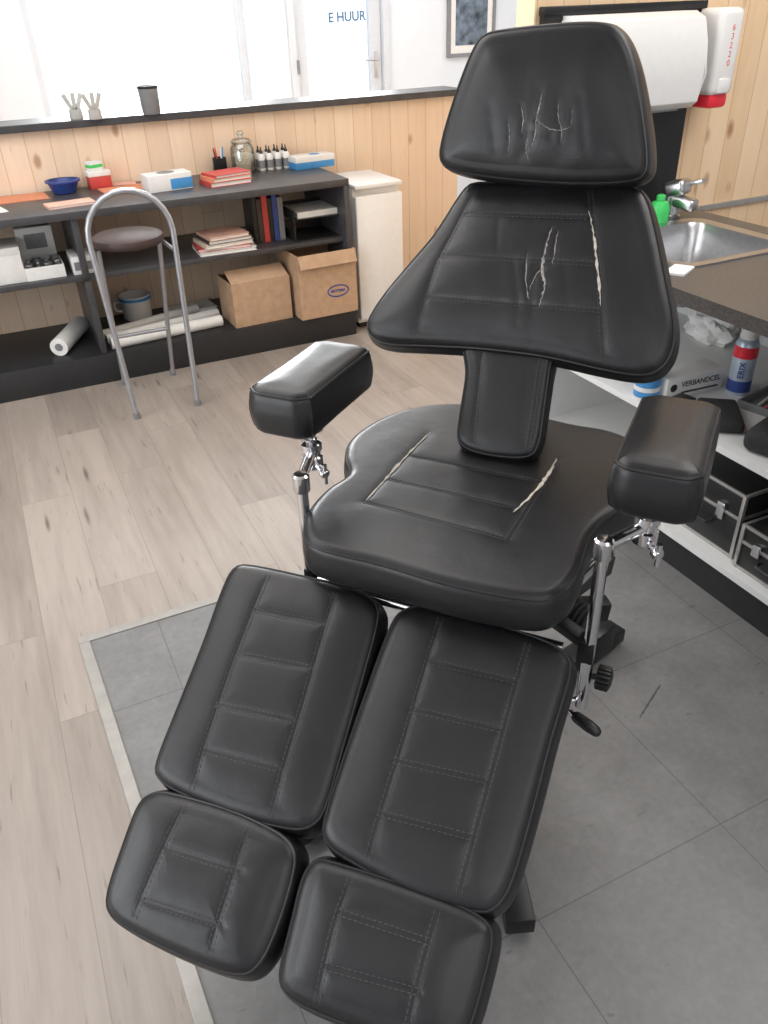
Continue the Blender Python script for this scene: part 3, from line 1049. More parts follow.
for i, (cv, dz, lab) in enumerate((('red', 0, 'red book at the bottom of the small pile on the bench'), ('orange', 0.022, 'orange book in the middle of the small pile on the bench'), ('red', 0.040, 'red book topping the small pile on the bench'))):
    book(lab, b0 + Vector((0.006 * i, 0.004 * i, dz)), 0.23 - 0.01 * i, 0.16, (0.022, 0.018, 0.014)[i], 0.12 + 0.05 * i, cv, 'small pile of books on the bench')
ph = onz(208, 167, TOPZ, 0.07)
t = thing('pen_holder', 'black pen holder with pens beside the glass jar', 'pen holder', ph, 0)
MB().lathe([(0, 0), (0.036, 0), (0.038, 0.003), (0.038, 0.085), (0.034, 0.085), (0.034, 0.005), (0, 0.005)], seg=22).build('cup', 'blackplastic', t)
for i, (a, m) in enumerate(((0.3, 'bluebox'), (1.9, 'redplastic'), (3.4, 'blackplastic'), (5.0, 'whiteplastic'))):
    tag(MB().tube([(0.012 * math.cos(a), 0.012 * math.sin(a), 0), (0.028 * math.cos(a), 0.028 * math.sin(a), 0.12), (0.0295 * math.cos(a), 0.0295 * math.sin(a), 0.13)], [0.004, 0.004, 0.0015], 8).build('pen', m, None, ph + Vector((0, 0, 0.006))), ('blue', 'red', 'black', 'white')[i] + ' pen standing in the black pen holder', 'pen', 'pens in the holder')
jl = onz(236, 168, TOPZ, 0.09)
t = thing('glass_jar', 'clear glass storage jar with a knobbed lid on the bench', 'jar', jl)
MB().lathe([(0, 0), (0.055, 0), (0.062, 0.006), (0.064, 0.02), (0.064, 0.12), (0.055, 0.14), (0.050, 0.15), (0.047, 0.15), (0.052, 0.138), (0.060, 0.12), (0.060, 0.02), (0.055, 0.008), (0, 0.008)], seg=28).build('body', 'jarglass', t)
MB().lathe([(0, 0.15), (0.056, 0.15), (0.058, 0.156), (0.045, 0.17), (0.012, 0.178), (0.010, 0.184), (0.020, 0.192), (0.021, 0.2), (0.012, 0.21), (0, 0.212)], seg=28).build('lid', 'jarglass', t)
MB().lathe([(0, 0.0085), (0.054, 0.0085), (0.0585, 0.02), (0.0585, 0.09), (0.03, 0.10), (0, 0.095)], seg=24).build('contents', 'cream', t)
proto = thing('ink_bottle', 'x', 'bottle', (0, 0, 0), 0, 'ink bottles on the bench')
MB().lathe([(0, 0), (0.017, 0), (0.019, 0.003), (0.019, 0.075), (0.015, 0.085), (0.008, 0.089), (0, 0.089)], seg=18).build('body', 'whiteplastic', proto)
MB().lathe([(0, 0.085), (0.010, 0.085), (0.010, 0.098), (0.005, 0.104), (0.003, 0.122), (0, 0.123)], seg=14).build('cap', 'blackplastic', proto)
MB().lathe([(0.0193, 0.014), (0.0195, 0.014), (0.0195, 0.055), (0.0193, 0.055)], seg=18).build('label_band', 'grey', proto)
k = 0
bc = onz(270, 166, TOPZ, 0.11)
labs = ['small white dropper bottle, leftmost in the front row by the jar', 'small white dropper bottle, second from left in the front row by the jar', 'small white dropper bottle, third from left in the front row by the jar', 'small white dropper bottle, rightmost in the front row by the jar', 'small white dropper bottle, leftmost in the back row by the jar', 'small white dropper bottle, second from left in the back row by the jar', 'small white dropper bottle, third from left in the back row by the jar', 'small white dropper bottle, rightmost in the back row by the jar']
for r in range(2):
    for c in range(4):
        loc = bc + Vector((-0.085 + c * 0.048, 0.0 + r * 0.05, 0))
        if k == 0:
            proto.location = loc; proto['label'] = labs[0]
        else:
            dup(proto, loc, 0.2 * k, labs[k])
        k += 1
gl = onz(300, 166, TOPZ, 0.10)
gl.x += 0.045; gl.y -= 0.06
t = thing('glove_box', 'blue and white box of gloves at the right end of the bench', 'box', gl, 0.1)
MB().bb(-0.12, 0.12, -0.055, 0.055, 0, 0.065, 0.002).build('body', 'bluebox', t)
MB().bb(-0.1205, 0.1205, -0.0555, 0.0555, 0.035, 0.0655, 0.001).build('top_panel', 'whiteplastic', t)
MB().lathe([(0, 0), (0.03, 0), (0.03, 0.001), (0, 0.001)], (0.02, 0, 0.0657), 20).build('opening', 'bluebox', t)
# ledge things
cpl = PZ(152, 114, LZ); cpl.y = min(cpl.y, WY + 0.13)
t = thing('cup', 'dark cup standing on the partition ledge in front of the window', 'cup', cpl, 0)
MB().lathe([(0, 0), (0.042, 0), (0.045, 0.004), (0.052, 0.13), (0.048, 0.13), (0.041, 0.008), (0, 0.008)], seg=26).build('body', 'grey', t)
MB().lathe([(0.0525, 0.118), (0.054, 0.122), (0.053, 0.132), (0.047, 0.132)], seg=26).build('rim', 'blackplastic', t)
for i, (u, lab) in enumerate(((77, 'pale cup of brush-like cards on the ledge, left one'), (96, 'pale cup of brush-like cards on the ledge, right one'))):
    lp = PZ(u, 119, LZ); lp.y = min(lp.y, WY + 0.13)
    t = thing('card_holder', lab, 'card holder', lp, 0.2 * i)
    MB().lathe([(0, 0), (0.032, 0), (0.034, 0.005), (0.03, 0.045), (0.026, 0.045), (0.025, 0.006), (0, 0.006)], seg=18).build('cup', 'greypaper', t)
    for a in (-0.42, 0.02, 0.40):
        MB().box((math.sin(a) * 0.055, 0, 0.065), (0.020, 0.004, 0.105), 0.001, Matrix.Rotation(a, 3, 'Y')).build('card', 'greypaper', t, smooth=False)

# middle shelf things
SZ = 0.54
t = thing('box', 'plain white box at the far left of the middle shelf', 'box', Vector((onz(10, 285, SZ).x, BY + 0.2, SZ)), 0)
MB().bb(-0.10, 0.08, -0.11, 0.11, 0, 0.16, 0.003).build('body', 'paper', t)
MB().bb(-0.102, 0.082, -0.112, 0.112, 0.13, 0.165, 0.003).build('lid', 'whiteplastic', t)
bp = Vector((onz(50, 285, SZ).x, BY + 0.19, SZ))
t = thing('tray', 'open white tray full of small lids on the middle shelf', 'tray', bp)
mb = MB()
mb.bb(-0.09, 0.09, -0.10, 0.10, 0, 0.004)
mb.bb(-0.09, -0.086, -0.10, 0.10, 0.004, 0.06); mb.bb(0.086, 0.09, -0.10, 0.10, 0.004, 0.06); mb.bb(-0.086, 0.086, -0.10, -0.096, 0.004, 0.06); mb.bb(-0.086, 0.086, 0.096, 0.10, 0.004, 0.06)
mb.build('body', 'paper', t, smooth=False)
lid0 = MB().lathe([(0, 0), (0.018, 0), (0.02, 0.003), (0.02, 0.014), (0.017, 0.016), (0, 0.016)], seg=16).build('jar_lid', 'steel', None)
i = 0
for ix in range(4):
    for iy in range(4):
        for iz in range(4):
            if iz == 3 and (ix + iy) % 2:
                continue
            o = lid0 if i == 0 else lid0.copy()
            if i:
                COL.objects.link(o)
            o.location = bp + Vector((-0.063 + ix * 0.042, -0.066 + iy * 0.044, 0.0045 + iz * 0.0172))
            tag(o, 'round metal jar lid lying in the open white tray', 'lid', 'jar lids in the tray')
            i += 1
t = thing('box', 'upright white card box behind the lid tray', 'box', bp + Vector((0.0, 0.155, 0)), 0)
MB().bb(-0.085, 0.085, -0.04, 0.04, 0, 0.20, 0.002).build('body', 'paper', t)
MB().bb(-0.05, 0.05, -0.0412, -0.04, 0.10, 0.17).build('printed_panel', 'grey', t, smooth=False)
t = thing('box', 'low white box left of the stool on the middle shelf', 'box', Vector((onz(88, 275, SZ).x, BY + 0.17, SZ)), 0)
MB().bb(-0.06, 0.06, -0.09, 0.09, 0, 0.085, 0.002).build('body', 'whiteplastic', t)
MB().bb(-0.05, 0.05, -0.0912, -0.09, 0.02, 0.06).build('printed_panel', 'grey', t, smooth=False)
mg = Vector((onz(226, 250, SZ).x, BY + 0.18, SZ))
z = 0
ml = ['white magazine at the bottom of the pile on the shelf', 'red magazine second from the bottom of the shelf pile', 'cream magazine third from the bottom of the shelf pile', 'dark magazine fourth in the pile on the shelf', 'red and white magazine topping the pile on the shelf']
for i, (cv, th) in enumerate((('paper', 0.018), ('red', 0.016), ('cream', 0.02), ('seatbrown', 0.018), ('pink', 0.016))):
    book(ml[i], mg + Vector((random.uniform(-0.012, 0.012), random.uniform(-0.012, 0.012), z)), 0.30 - 0.02 * i, 0.21, th, random.uniform(-0.12, 0.12), cv, 'pile of magazines on the middle shelf', 'magazine', 'magazine')
    z += th
bx = mg.x + 0.18
cvs = [('blackplastic', 'black'), ('seatbrown', 'dark brown'), ('red', 'red'), ('blackplastic', 'black'), ('navy', 'navy'), ('grey', 'grey')]
ordn = ['first', 'second', 'third', 'fourth', 'fifth', 'sixth']
for i, (cv, nm) in enumerate(cvs):
    th = 0.022 + 0.004 * (i % 3); hh = 0.235 - 0.015 * (i % 2)
    t = thing('book', nm + ' upright book, ' + ordn[i] + ' from left in the row beside the magazine pile', 'book', (bx, BY + 0.27, SZ), 0, 'upright books on the middle shelf')
    mb = MB()
    mb.bb(0, th, -0.085, -0.082, 0, hh); mb.bb(0, 0.002, -0.082, 0.08, 0, hh); mb.bb(th - 0.002, th, -0.082, 0.08, 0, hh)
    mb.build('cover', cv, t, smooth=False)
    MB().bb(0.002, th - 0.002, -0.082, 0.075, 0.004, hh - 0.005).build('pages', 'paper', t, smooth=False)
    bx += th + 0.003
tp = Vector((bx + 0.17, BY + 0.23, SZ))
t = thing('letter_tray', 'black stacked letter tray beside the upright books', 'letter tray', tp)
for zz in (0.0, 0.11):
    mb = MB()
    mb.bb(-0.15, 0.15, -0.14, 0.14, zz, zz + 0.004); mb.bb(-0.15, -0.146, -0.14, 0.14, zz + 0.004, zz + 0.05); mb.bb(0.146, 0.15, -0.14, 0.14, zz + 0.004, zz + 0.05); mb.bb(-0.146, 0.146, 0.136, 0.14, zz + 0.004, zz + 0.05)
    mb.build('tray', 'blackplastic', t, smooth=False)
for sx in (-0.145, 0.145):
    for sy in (-0.13, 0.13):
        MB().bb(sx - 0.004, sx + 0.004, sy - 0.004, sy + 0.004, 0.05, 0.11).build('post', 'blackplastic', t, smooth=False)
sheet('paper_stack', 'stack of white paper in the upper letter tray', 'paper', tp + Vector((0, 0, 0.1145)), 0.25, 0.24, 0.03, 'paper', 0.03)

# lower shelf: cardboard boxes
PZ0 = 0.15


def carton(label, loc, sx, sy, hh, rz, flaps):
    t = thing('cardboard_box', label, 'box', loc, rz)
    mb = MB(); w = 0.005
    mb.bb(-sx, sx, -sy, sy, 0, w)
    mb.bb(-sx, -sx + w, -sy, sy, w, hh); mb.bb(sx - w, sx, -sy, sy, w, hh); mb.bb(-sx + w, sx - w, -sy, -sy + w, w, hh); mb.bb(-sx + w, sx - w, sy - w, sy, w, hh)
    mb.build('body', 'card', t, smooth=False)
    for (ax, sg, ang, ln) in flaps:
        mb = MB()
        if ax == 'x':
            c = Vector((sg * (sx + ln / 2 * math.cos(ang)), 0, hh + ln / 2 * math.sin(ang)))
            mb.box(c, (ln, sy * 1.96, 0.004), 0, Matrix.Rotation(-sg * ang, 3, 'Y'))
        else:
            c = Vector((0, sg * (sy + ln / 2 * math.cos(ang)), hh + ln / 2 * math.sin(ang)))
            mb.box(c, (sx * 1.96, ln, 0.004), 0, Matrix.Rotation(sg * ang, 3, 'X'))
        mb.build('flap', 'card', t, smooth=False)
    return t


q = PY(262, 326, BY + 0.02)
c1 = carton('smaller cardboard box on the bottom shelf, left of the taller carton', (q.x + 0.02, BY + 0.16, PZ0), 0.165, 0.125, 0.235, 0.04, [('y', -1, 2.75, 0.12), ('y', 1, 2.9, 0.12)])
q = PY(322, 318, BY + 0.02)
c2 = carton('taller open cardboard box with a blue oval mark at the bench end', (q.x + 0.028, BY + 0.13, PZ0), 0.170, 0.165, 0.345, 0.03, [('y', -1, -1.15, 0.07), ('y', 1, 2.9, 0.08)])
mb = MB()
n = 32
mb.tube([(0.055 + 0.062 * math.cos(2 * PI * i / n), -0.1655, 0.13 + 0.031 * math.sin(2 * PI * i / n)) for i in range(n)], 0.0042, 6, closed=True, flat=0.3, nrm=(0, 1, 0))
mb.build('printed_logo', 'navy', c2, smooth=False)
text('lettering', 'BIOTEMA', 0.021, 'navy', c2, face_mx((0.055, -0.1655, 0.13), (1, 0, 0), (0, 0, 1)), 0.0004, 0.0008)
rl = [(0.045, (0.13, BY + 0.10), (0.28, BY + 0.42), 'short thick white paper roll at the left of the bottom shelf'),
      (0.030, (0.38, BY + 0.06), (0.98, BY + 0.12), 'long white paper roll lying at the front of the bottom shelf'),
      (0.026, (0.37, BY + 0.15), (1.0, BY + 0.27), 'long thin white paper roll lying second from the front'),
      (0.024, (0.36, BY + 0.24), (0.92, BY + 0.42), 'thin white paper roll lying third from the front beside the pot')]
for i, (r, A, B, lab) in enumerate(rl):
    A = Vector((A[0], A[1], PZ0 + r)); B = Vector((B[0], B[1], PZ0 + r))
    d = (B - A)
    t = thing('paper_roll', lab, 'paper roll', (A + B) / 2, math.atan2(d.y, d.x), 'white paper rolls on the bottom shelf')
    L = d.length / 2
    MB().tube([(-L, 0, 0), (L, 0, 0)], r, 20).build('roll', 'paper', t)
    MB().tube([(-L - 0.001, 0, 0), (L + 0.001, 0, 0)], r * 0.45, 14).build('core', 'grey', t)
t = thing('enamel_pot', 'small white pot standing on the bottom shelf behind the paper rolls', 'pot', Vector((0.60, WY - 0.12, PZ0)))
MB().lathe([(0, 0), (0.07, 0), (0.078, 0.005), (0.085, 0.13), (0.088, 0.135), (0.081, 0.135), (0.075, 0.01), (0, 0.01)], seg=28).build('body', 'whitegloss', t)
MB().lathe([(0.0855, 0.11), (0.089, 0.111), (0.089, 0.125), (0.0855, 0.126)], seg=28).build('band', 'bluebox', t)
MB().tube([(-0.08, 0, 0.105), (-0.11, 0, 0.105), (-0.12, 0, 0.08), (-0.11, 0, 0.055), (-0.076, 0, 0.05)], 0.006, 10).build('handle', 'whitegloss', t)
for i in range(3):
    sheet('paper_sheet', ('white sheet at the bottom of the loose stack on the bottom shelf', 'white sheet in the middle of the loose stack on the bottom shelf', 'white sheet on top of the loose stack on the bottom shelf')[i], 'paper', Vector((0.88 + 0.01 * i, WY - 0.14, PZ0 + 0.006 * i)), 0.26, 0.16, 0.05 * i, 'paper', 0.006, 'loose white sheets on the bottom shelf')

# ------------------------------------------------------------------ bar stool
st = thing('bar_stool', 'silver tubular folding bar stool with round dark seat in front of the workbench', 'stool', (0.515, 3.77, 0))
hw = 0.178


def hoop(y0, y1, z1, hwid):
    pts = [Vector((-hwid * 0.82, y0, 0.0))]
    zt = z1 - hwid
    for f in (0.25, 0.5, 0.75, 1.0):
        pts.append(Vector((-hwid * (0.82 + 0.18 * f), y0 + (y1 - y0) * f * zt / z1, zt * f)))
    for k in range(1, 12):
        a = PI - PI * k / 12
        z = zt + hwid * math.sin(a)
        pts.append(Vector((hwid * math.cos(a), y0 + (y1 - y0) * z / z1, z)))
    for f in (1.0, 0.75, 0.5, 0.25):
        pts.append(Vector((hwid * (0.82 + 0.18 * f), y0 + (y1 - y0) * f * zt / z1, zt * f)))
    pts.append(Vector((hwid * 0.82, y0, 0.0)))
    return pts


MB().tube(hoop(-0.20, -0.13, 0.985, hw), 0.0125, 14).build('back_hoop', 'silverpaint', st)
for sx in (-1, 1):
    MB().tube([(sx * 0.125, 0.24, 0.0), (sx * 0.13, 0.13, 0.37), (sx * 0.135, 0.0, 0.735)], 0.011, 12).build('leg', 'silverpaint', st)
MB().tube([(-0.13, 0.155, 0.28), (0.13, 0.155, 0.28)], 0.009, 10).build('rung', 'silverpaint', st)
MB().tube([(-0.171, -0.147, 0.72), (-0.15, 0.0, 0.735), (-0.1, 0.13, 0.738), (0.1, 0.13, 0.738), (0.15, 0.0, 0.735), (0.171, -0.147, 0.72)], 0.009, 10).build('seat_bracket', 'silverpaint', st)
MB().lathe([(0, 0.742), (0.145, 0.742), (0.155, 0.748), (0.16, 0.762), (0.155, 0.778), (0.14, 0.786), (0, 0.788)], (0, 0.0, 0), 36).build('seat', 'seatbrown', st)
for x, y in ((-0.146, -0.20), (0.146, -0.20), (-0.125, 0.24), (0.125, 0.24)):
    MB().lathe([(0, 0), (0.015, 0), (0.016, 0.004), (0.015, 0.03), (0, 0.03)], (x, y, 0), 14).build('rubber_foot', 'grey', st)

# ------------------------------------------------------------------ small white fridge
t = thing('small_fridge', 'narrow white fridge standing between the workbench and the chair', 'fridge', (1.92, 4.33, 0))
MB().bb(-0.14, 0.14, -0.17, 0.20, 0.03, 0.775, 0.004).build('body', 'whitegloss', t)
MB().bb(-0.14, 0.14, -0.215, -0.174, 0.06, 0.74, 0.008).build('door', 'whitegloss', t)
MB().bb(-0.142, 0.142, -0.215, 0.205, 0.775, 0.798, 0.006).build('top', 'whiteplastic', t)
MB().bb(-0.13, 0.13, -0.16, 0.19, 0.0, 0.03).build('foot_plinth', 'blackplastic', t)

# ------------------------------------------------------------------ sink counter on the right
X0 = 1.71
CX1 = 2.45
CZ = 0.90
t = thing('sink_cabinet', 'white open shelf cabinet under the dark sink counter', 'cabinet', (0, 0, 0))
for y in (0.45, 1.0, SY - 0.03):
    MB().bb(X0, CX1 - 0.02, y, y + 0.022, 0.12, CZ - 0.04).build('side_panel', 'white', t, smooth=False)
MB().bb(X0, CX1 - 0.02, 1.022, SY - 0.03, 0.12, 0.14).build('bottom_board', 'white', t, smooth=False)
MB().bb(X0, CX1 - 0.02, 0.472, 1.0, 0.12, 0.14).build('bottom_board', 'white', t, smooth=False)
MB().bb(X0, CX1 - 0.02, 1.022, SY - 0.03, 0.485, 0.505).build('shelf', 'white', t, smooth=False)
MB().bb(CX1 - 0.02, CX1 - 0.005, 0.45, SY - 0.008, 0.12, CZ - 0.04).build('back_panel', 'white', t, smooth=False)
MB().bb(X0 + 0.02, CX1 - 0.02, 0.45, SY - 0.008, 0.004, 0.12).build('plinth', 'plinth', t, smooth=False)
sx0, sx1, sy0, sy1 = 1.86, 2.33, 1.80, 2.24
mb = MB()
mb.bb(X0 - 0.02, CX1, 0.43, sy0, CZ - 0.04, CZ)
mb.bb(X0 - 0.02, CX1, sy1, SY - 0.004, CZ - 0.04, CZ)
mb.bb(X0 - 0.02, sx0, sy0, sy1, CZ - 0.04, CZ); mb.bb(sx1, CX1, sy0, sy1, CZ - 0.04, CZ)
tag(mb.build('worktop', 'counter', smooth=False), 'dark speckled worktop holding the steel sink', 'worktop')
t = thing('sink', 'stainless steel sink set into the dark worktop', 'sink', ((sx0 + sx1) / 2, (sy0 + sy1) / 2, CZ))


def rr3(hx, hy, r, z, k=6):
    return [Vector((p.x, p.y, z)) for p in rrect(0, 0, hx, hy, r, k)]


mb = MB()
lv = [(0.255, 0.24, 0.06, 0.0005), (0.255, 0.24, 0.06, 0.005), (0.24, 0.225, 0.055, 0.006), (0.215, 0.20, 0.05, 0.002), (0.205, 0.19, 0.05, -0.02), (0.19, 0.175, 0.05, -0.15), (0.16, 0.145, 0.05, -0.165), (0.03, 0.03, 0.028, -0.17)]
rows = [[mb.bm.verts.new(p) for p in rr3(*l)] for l in lv]
for A, B in zip(rows, rows[1:]):
    n = len(A)
    for i in range(n):
        mb.bm.faces.new((A[i], A[(i + 1) % n], B[(i + 1) % n], B[i]))
mb.bm.faces.new(rows[-1])
mb.build('basin', 'steel', t)
MB().lathe([(0, 0.002), (0.022, 0.002), (0.03, 0.0035), (0.03, 0.0), (0, 0.0)], (0, 0, -0.168), 20).build('drain', 'chrome', t)
t = thing('faucet', 'short chrome mixer tap behind the sink', 'faucet', Vector((2.28, 2.325, CZ)), 0.3)
MB().lathe([(0, 0.0005), (0.036, 0.0005), (0.036, 0.01), (0.031, 0.014), (0.030, 0.075), (0, 0.075)], seg=22).build('body', 'steel', t)
MB().box((0.0, -0.035, 0.060), (0.054, 0.12, 0.042), 0.012, Matrix.Rotation(0.15, 3, 'X'), 3).build('spout', 'steel', t)
mb = MB()
mb.box((0.0, -0.012, 0.106), (0.074, 0.085, 0.056), 0.018, Matrix.Rotation(-0.25, 3, 'X'), 3)
mb.box((0.036, -0.055, 0.122), (0.032, 0.08, 0.016), 0.005, Matrix.Rotation(-0.3, 3, 'X'), 2)
mb.build('lever', 'steel', t)
t = thing('soap_bottle', 'green soap bottle standing beside the chrome tap', 'bottle', Vector((2.185, 2.285, CZ)))
MB().lathe([(0, 0.0005), (0.033, 0.0005), (0.036, 0.006), (0.036, 0.055), (0.028, 0.072), (0.013, 0.078), (0.013, 0.082), (0, 0.082)], seg=20).build('body', 'green', t)
MB().lathe([(0, 0.080), (0.016, 0.080), (0.016, 0.094), (0.01, 0.098), (0, 0.098)], seg=16).build('cap', 'green', t)
sheet('paper_towel', 'folded white paper towel lying on the worktop before the sink', 'paper towel', onz(682, 268, CZ) + Vector((-0.03, -0.02, 0)), 0.10, 0.06, 0.5, 'paper', 0.006)
t = thing('splash_panel', 'black splash panel on the pine wall behind the sink', 'panel', (2.05, SY - 0.002, CZ + 0.002))
MB().bb(-0.34, 0.31, -0.022, 0, 0, 0.655).build('board', 'blackplastic', t, smooth=False)
MB().bb(-0.345, 0.325, -0.03, 0, 0.655, 0.68, 0.002).build('top_rail', 'blackplastic', t)
dp = Vector((2.04, SY - 0.025, 1.27))
t = thing('towel_dispenser', 'white paper towel dispenser mounted on the black splash panel', 'dispenser', dp)
mb = MB()
prof = [(0, 0), (-0.10, 0.0), (-0.125, 0.02), (-0.135, 0.10), (-0.13, 0.20), (-0.105, 0.265), (-0.06, 0.285), (0, 0.285)]
a = [mb.bm.verts.new((-0.27, y, z)) for y, z in prof]; b = [mb.bm.verts.new((0.25, y, z)) for y, z in prof]
mb.bm.faces.new(a); mb.bm.faces.new(b[::-1])
for i in range(len(prof)):
    j = (i + 1) % len(prof)
    mb.bm.faces.new((a[i], b[i], b[j], a[j]))
bmesh.ops.bevel(mb.bm, geom=[e for e in mb.bm.edges if abs(e.verts[0].co.x - e.verts[1].co.x) < 1e-6], offset=0.012, segments=2, affect='EDGES')
mb.build('cover', 'whiteplastic', t)
MB().bb(-0.20, 0.18, -0.10, -0.03, -0.006, 0.001, 0.001).build('towel_slot', 'grey', t)
t = thing('soap_dispenser', 'white wall soap dispenser with red spout beside the towel dispenser', 'dispenser', Vector((2.385, SY, 1.27)))
MB().box((0.0, -0.0905, 0.16), (0.105, 0.12, 0.26), 0.022, seg=3).build('body', 'whiteplastic', t)
MB().box((0.015, -0.0155, 0.14), (0.06, 0.03, 0.18), 0.002).build('wall_plate', 'whiteplastic', t)
MB().box((0.0, -0.092, 0.015), (0.085, 0.10, 0.05), 0.014).build('spout', 'redplastic', t)
MB().box((0.0, -0.150, 0.06), (0.05, 0.012, 0.045), 0.005).build('push_button', 'whiteplastic', t)
text('lettering', '6\n3\n2\n2\n0', 0.026, 'redplastic', t, face_mx((0.005, -0.1506, 0.18), (1, 0, 0), (0, 0, 1)), 0.0004)

# things inside the cabinet
SH = 0.505
cp = onz(737, 392, SH)
t = thing('spray_can', 'pale blue spray can with red and navy bands standing under the worktop', 'spray can', cp)
MB().lathe([(0, 0), (0.034, 0), (0.036, 0.004), (0.036, 0.165), (0.028, 0.183), (0.024, 0.185), (0, 0.185)], seg=26).build('body', 'paleblue', t)
MB().lathe([(0, 0.183), (0.026, 0.183), (0.028, 0.187), (0.027, 0.215), (0.022, 0.22), (0, 0.22)], seg=22).build('cap', 'whiteplastic', t)
MB().lathe([(0.0362, 0.125), (0.0366, 0.125), (0.0366, 0.162), (0.0362, 0.162)], seg=26).build('label_band', 'redplastic', t)
MB().lathe([(0.0362, 0.012), (0.0366, 0.012), (0.0366, 0.05), (0.0362, 0.05)], seg=26).build('label_band', 'navy', t)
vd = (CAM - cp); vd.z = 0; vd.normalize()
xd = Vector((-vd.y, vd.x, 0))
text('lettering', 'ERIX', 0.026, 'navy', t, face_mx(vd * 0.0372 + Vector((0, 0, 0.088)), (0, 0, 1), -xd), 0.0006, 0.0003)
bxp = onz(694, 392, SH)
t = thing('carton', 'white product box with dark lettering beside the spray can', 'box', bxp + Vector((0.0, 0.03, 0)), math.radians(-4))
MB().bb(-0.125, 0.100, -0.045, 0.045, 0, 0.072, 0.002).build('body', 'whitegloss', t)
text('lettering', 'VERBANDCEL', 0.025, 'ink', t, face_mx((0.008, -0.0455, 0.044), (1, 0, 0), (0, 0, 1)), 0.0003, 0.0004)
MB().bb(-0.065, 0.080, -0.0456, -0.045, 0.014, 0.020).build('printed_line', 'ink', t, smooth=False)
MB().lathe([(0, 0), (0.013, 0), (0.013, 0.0006), (0, 0.0006)], (-0.098, -0.045, 0.038), 18, axis=(0, -1, 0)).build('printed_mark', 'ink', t)
t = thing('bottle', 'blue labelled bottle at the left end of the cabinet shelf', 'bottle', Vector((1.757, 1.775, SH)))
MB().lathe([(0, 0), (0.036, 0), (0.040, 0.005), (0.040, 0.14), (0.034, 0.165), (0.016, 0.175), (0.016, 0.185), (0, 0.185)], seg=24).build('body', 'whiteplastic', t)
MB().lathe([(0.0403, 0.010), (0.0408, 0.010), (0.0408, 0.125), (0.0403, 0.125)], seg=24).build('label_band', 'bluebox', t)
MB().lathe([(0.0409, 0.03), (0.0412, 0.03), (0.0412, 0.045), (0.0409, 0.045)], seg=24).build('label_stripe', 'whiteplastic', t)
MB().lathe([(0, 0.183), (0.018, 0.183), (0.018, 0.205), (0, 0.207)], seg=18).build('cap', 'bluebox', t)
mb = MB()
bmesh.ops.create_icosphere(mb.bm, subdivisions=4, radius=1.0)
for v in mb.bm.verts:
    d = v.co.normalized()
    r = 1 + 0.35 * mn.noise(d * 2.3) + 0.14 * mn.noise(d * 7)
    v.co = Vector((d.x * 0.06 * r, d.y * 0.10 * r, max(-0.045, d.z * 0.07 * r)))
o = mb.build('plastic_bag', 'whiteplastic', None, (2.30, 2.05, SH + 0.046))
tag(o, 'crumpled white plastic bag at the back of the cabinet shelf', 'bag')
t = thing('zip_pouch', 'flat black zip pouch lying on the cabinet shelf', 'pouch', onz(706, 424, SH) + Vector((0.05, 0.0, 0)), 0.9)
MB().box((0, 0, 0.018), (0.19, 0.12, 0.034), 0.014, seg=3).build('body', 'cloth', t)
MB().tube([(-0.085, -0.0605, 0.02), (0.085, -0.0605, 0.02)], 0.003, 6).build('zip', 'orange', t)
t = thing('tool_bag', 'dark grey fabric tool bag at the front of the cabinet shelf', 'bag', onz(765, 450, SH) + Vector((0.045, -0.02, 0)), 0.3)
MB().box((0, 0, 0.035), (0.18, 0.17, 0.068), 0.025, seg=4).build('body', 'cloth', t)
MB().tube([(-0.06, 0, 0.068), (-0.05, 0, 0.095), (0.05, 0, 0.095), (0.06, 0, 0.068)], 0.007, 8).build('handle', 'blackplastic', t)
t = thing('tray', 'flat dark tray under the loose pens on the cabinet shelf', 'tray', onz(752, 412, SH) + Vector((0.09, 0.0, 0)), 0.2)
mb = MB()
mb.bb(-0.09, 0.09, -0.07, 0.07, 0, 0.004); mb.bb(-0.09, -0.086, -0.07, 0.07, 0.004, 0.025); mb.bb(0.086, 0.09, -0.07, 0.07, 0.004, 0.025); mb.bb(-0.086, 0.086, -0.07, -0.066, 0.004, 0.025); mb.bb(-0.086, 0.086, 0.066, 0.07, 0.004, 0.025)
mb.build('body', 'grey', t, smooth=False)
for i, (m_, yy) in enumerate((('bluebox', -0.03), ('redplastic', 0.0), ('whiteplastic', 0.03))):
    c = t.location + Vector((0, yy, 0.0095))
    tag(MB().tube([(-0.07, 0, 0), (0.06, 0, 0), (0.07, 0, 0)], [0.005, 0.005, 0.002], 8).build('marker', m_, None, c, 0.2 + 0.08 * i), ('blue', 'red', 'white')[i] + ' marker lying in the flat dark tray', 'marker', 'markers in the dark tray')
t = thing('storage_box', 'small grey lidded box between the product box and the black pouch', 'box', onz(668, 412, SH) + Vector((0.045, 0.0, 0)), 0.2)
MB().bb(-0.038, 0.038, -0.026, 0.026, 0, 0.028, 0.003).build('body', 'grey', t)
MB().bb(-0.040, 0.040, -0.028, 0.028, 0.028, 0.036, 0.002).build('lid', 'blackplastic', t)


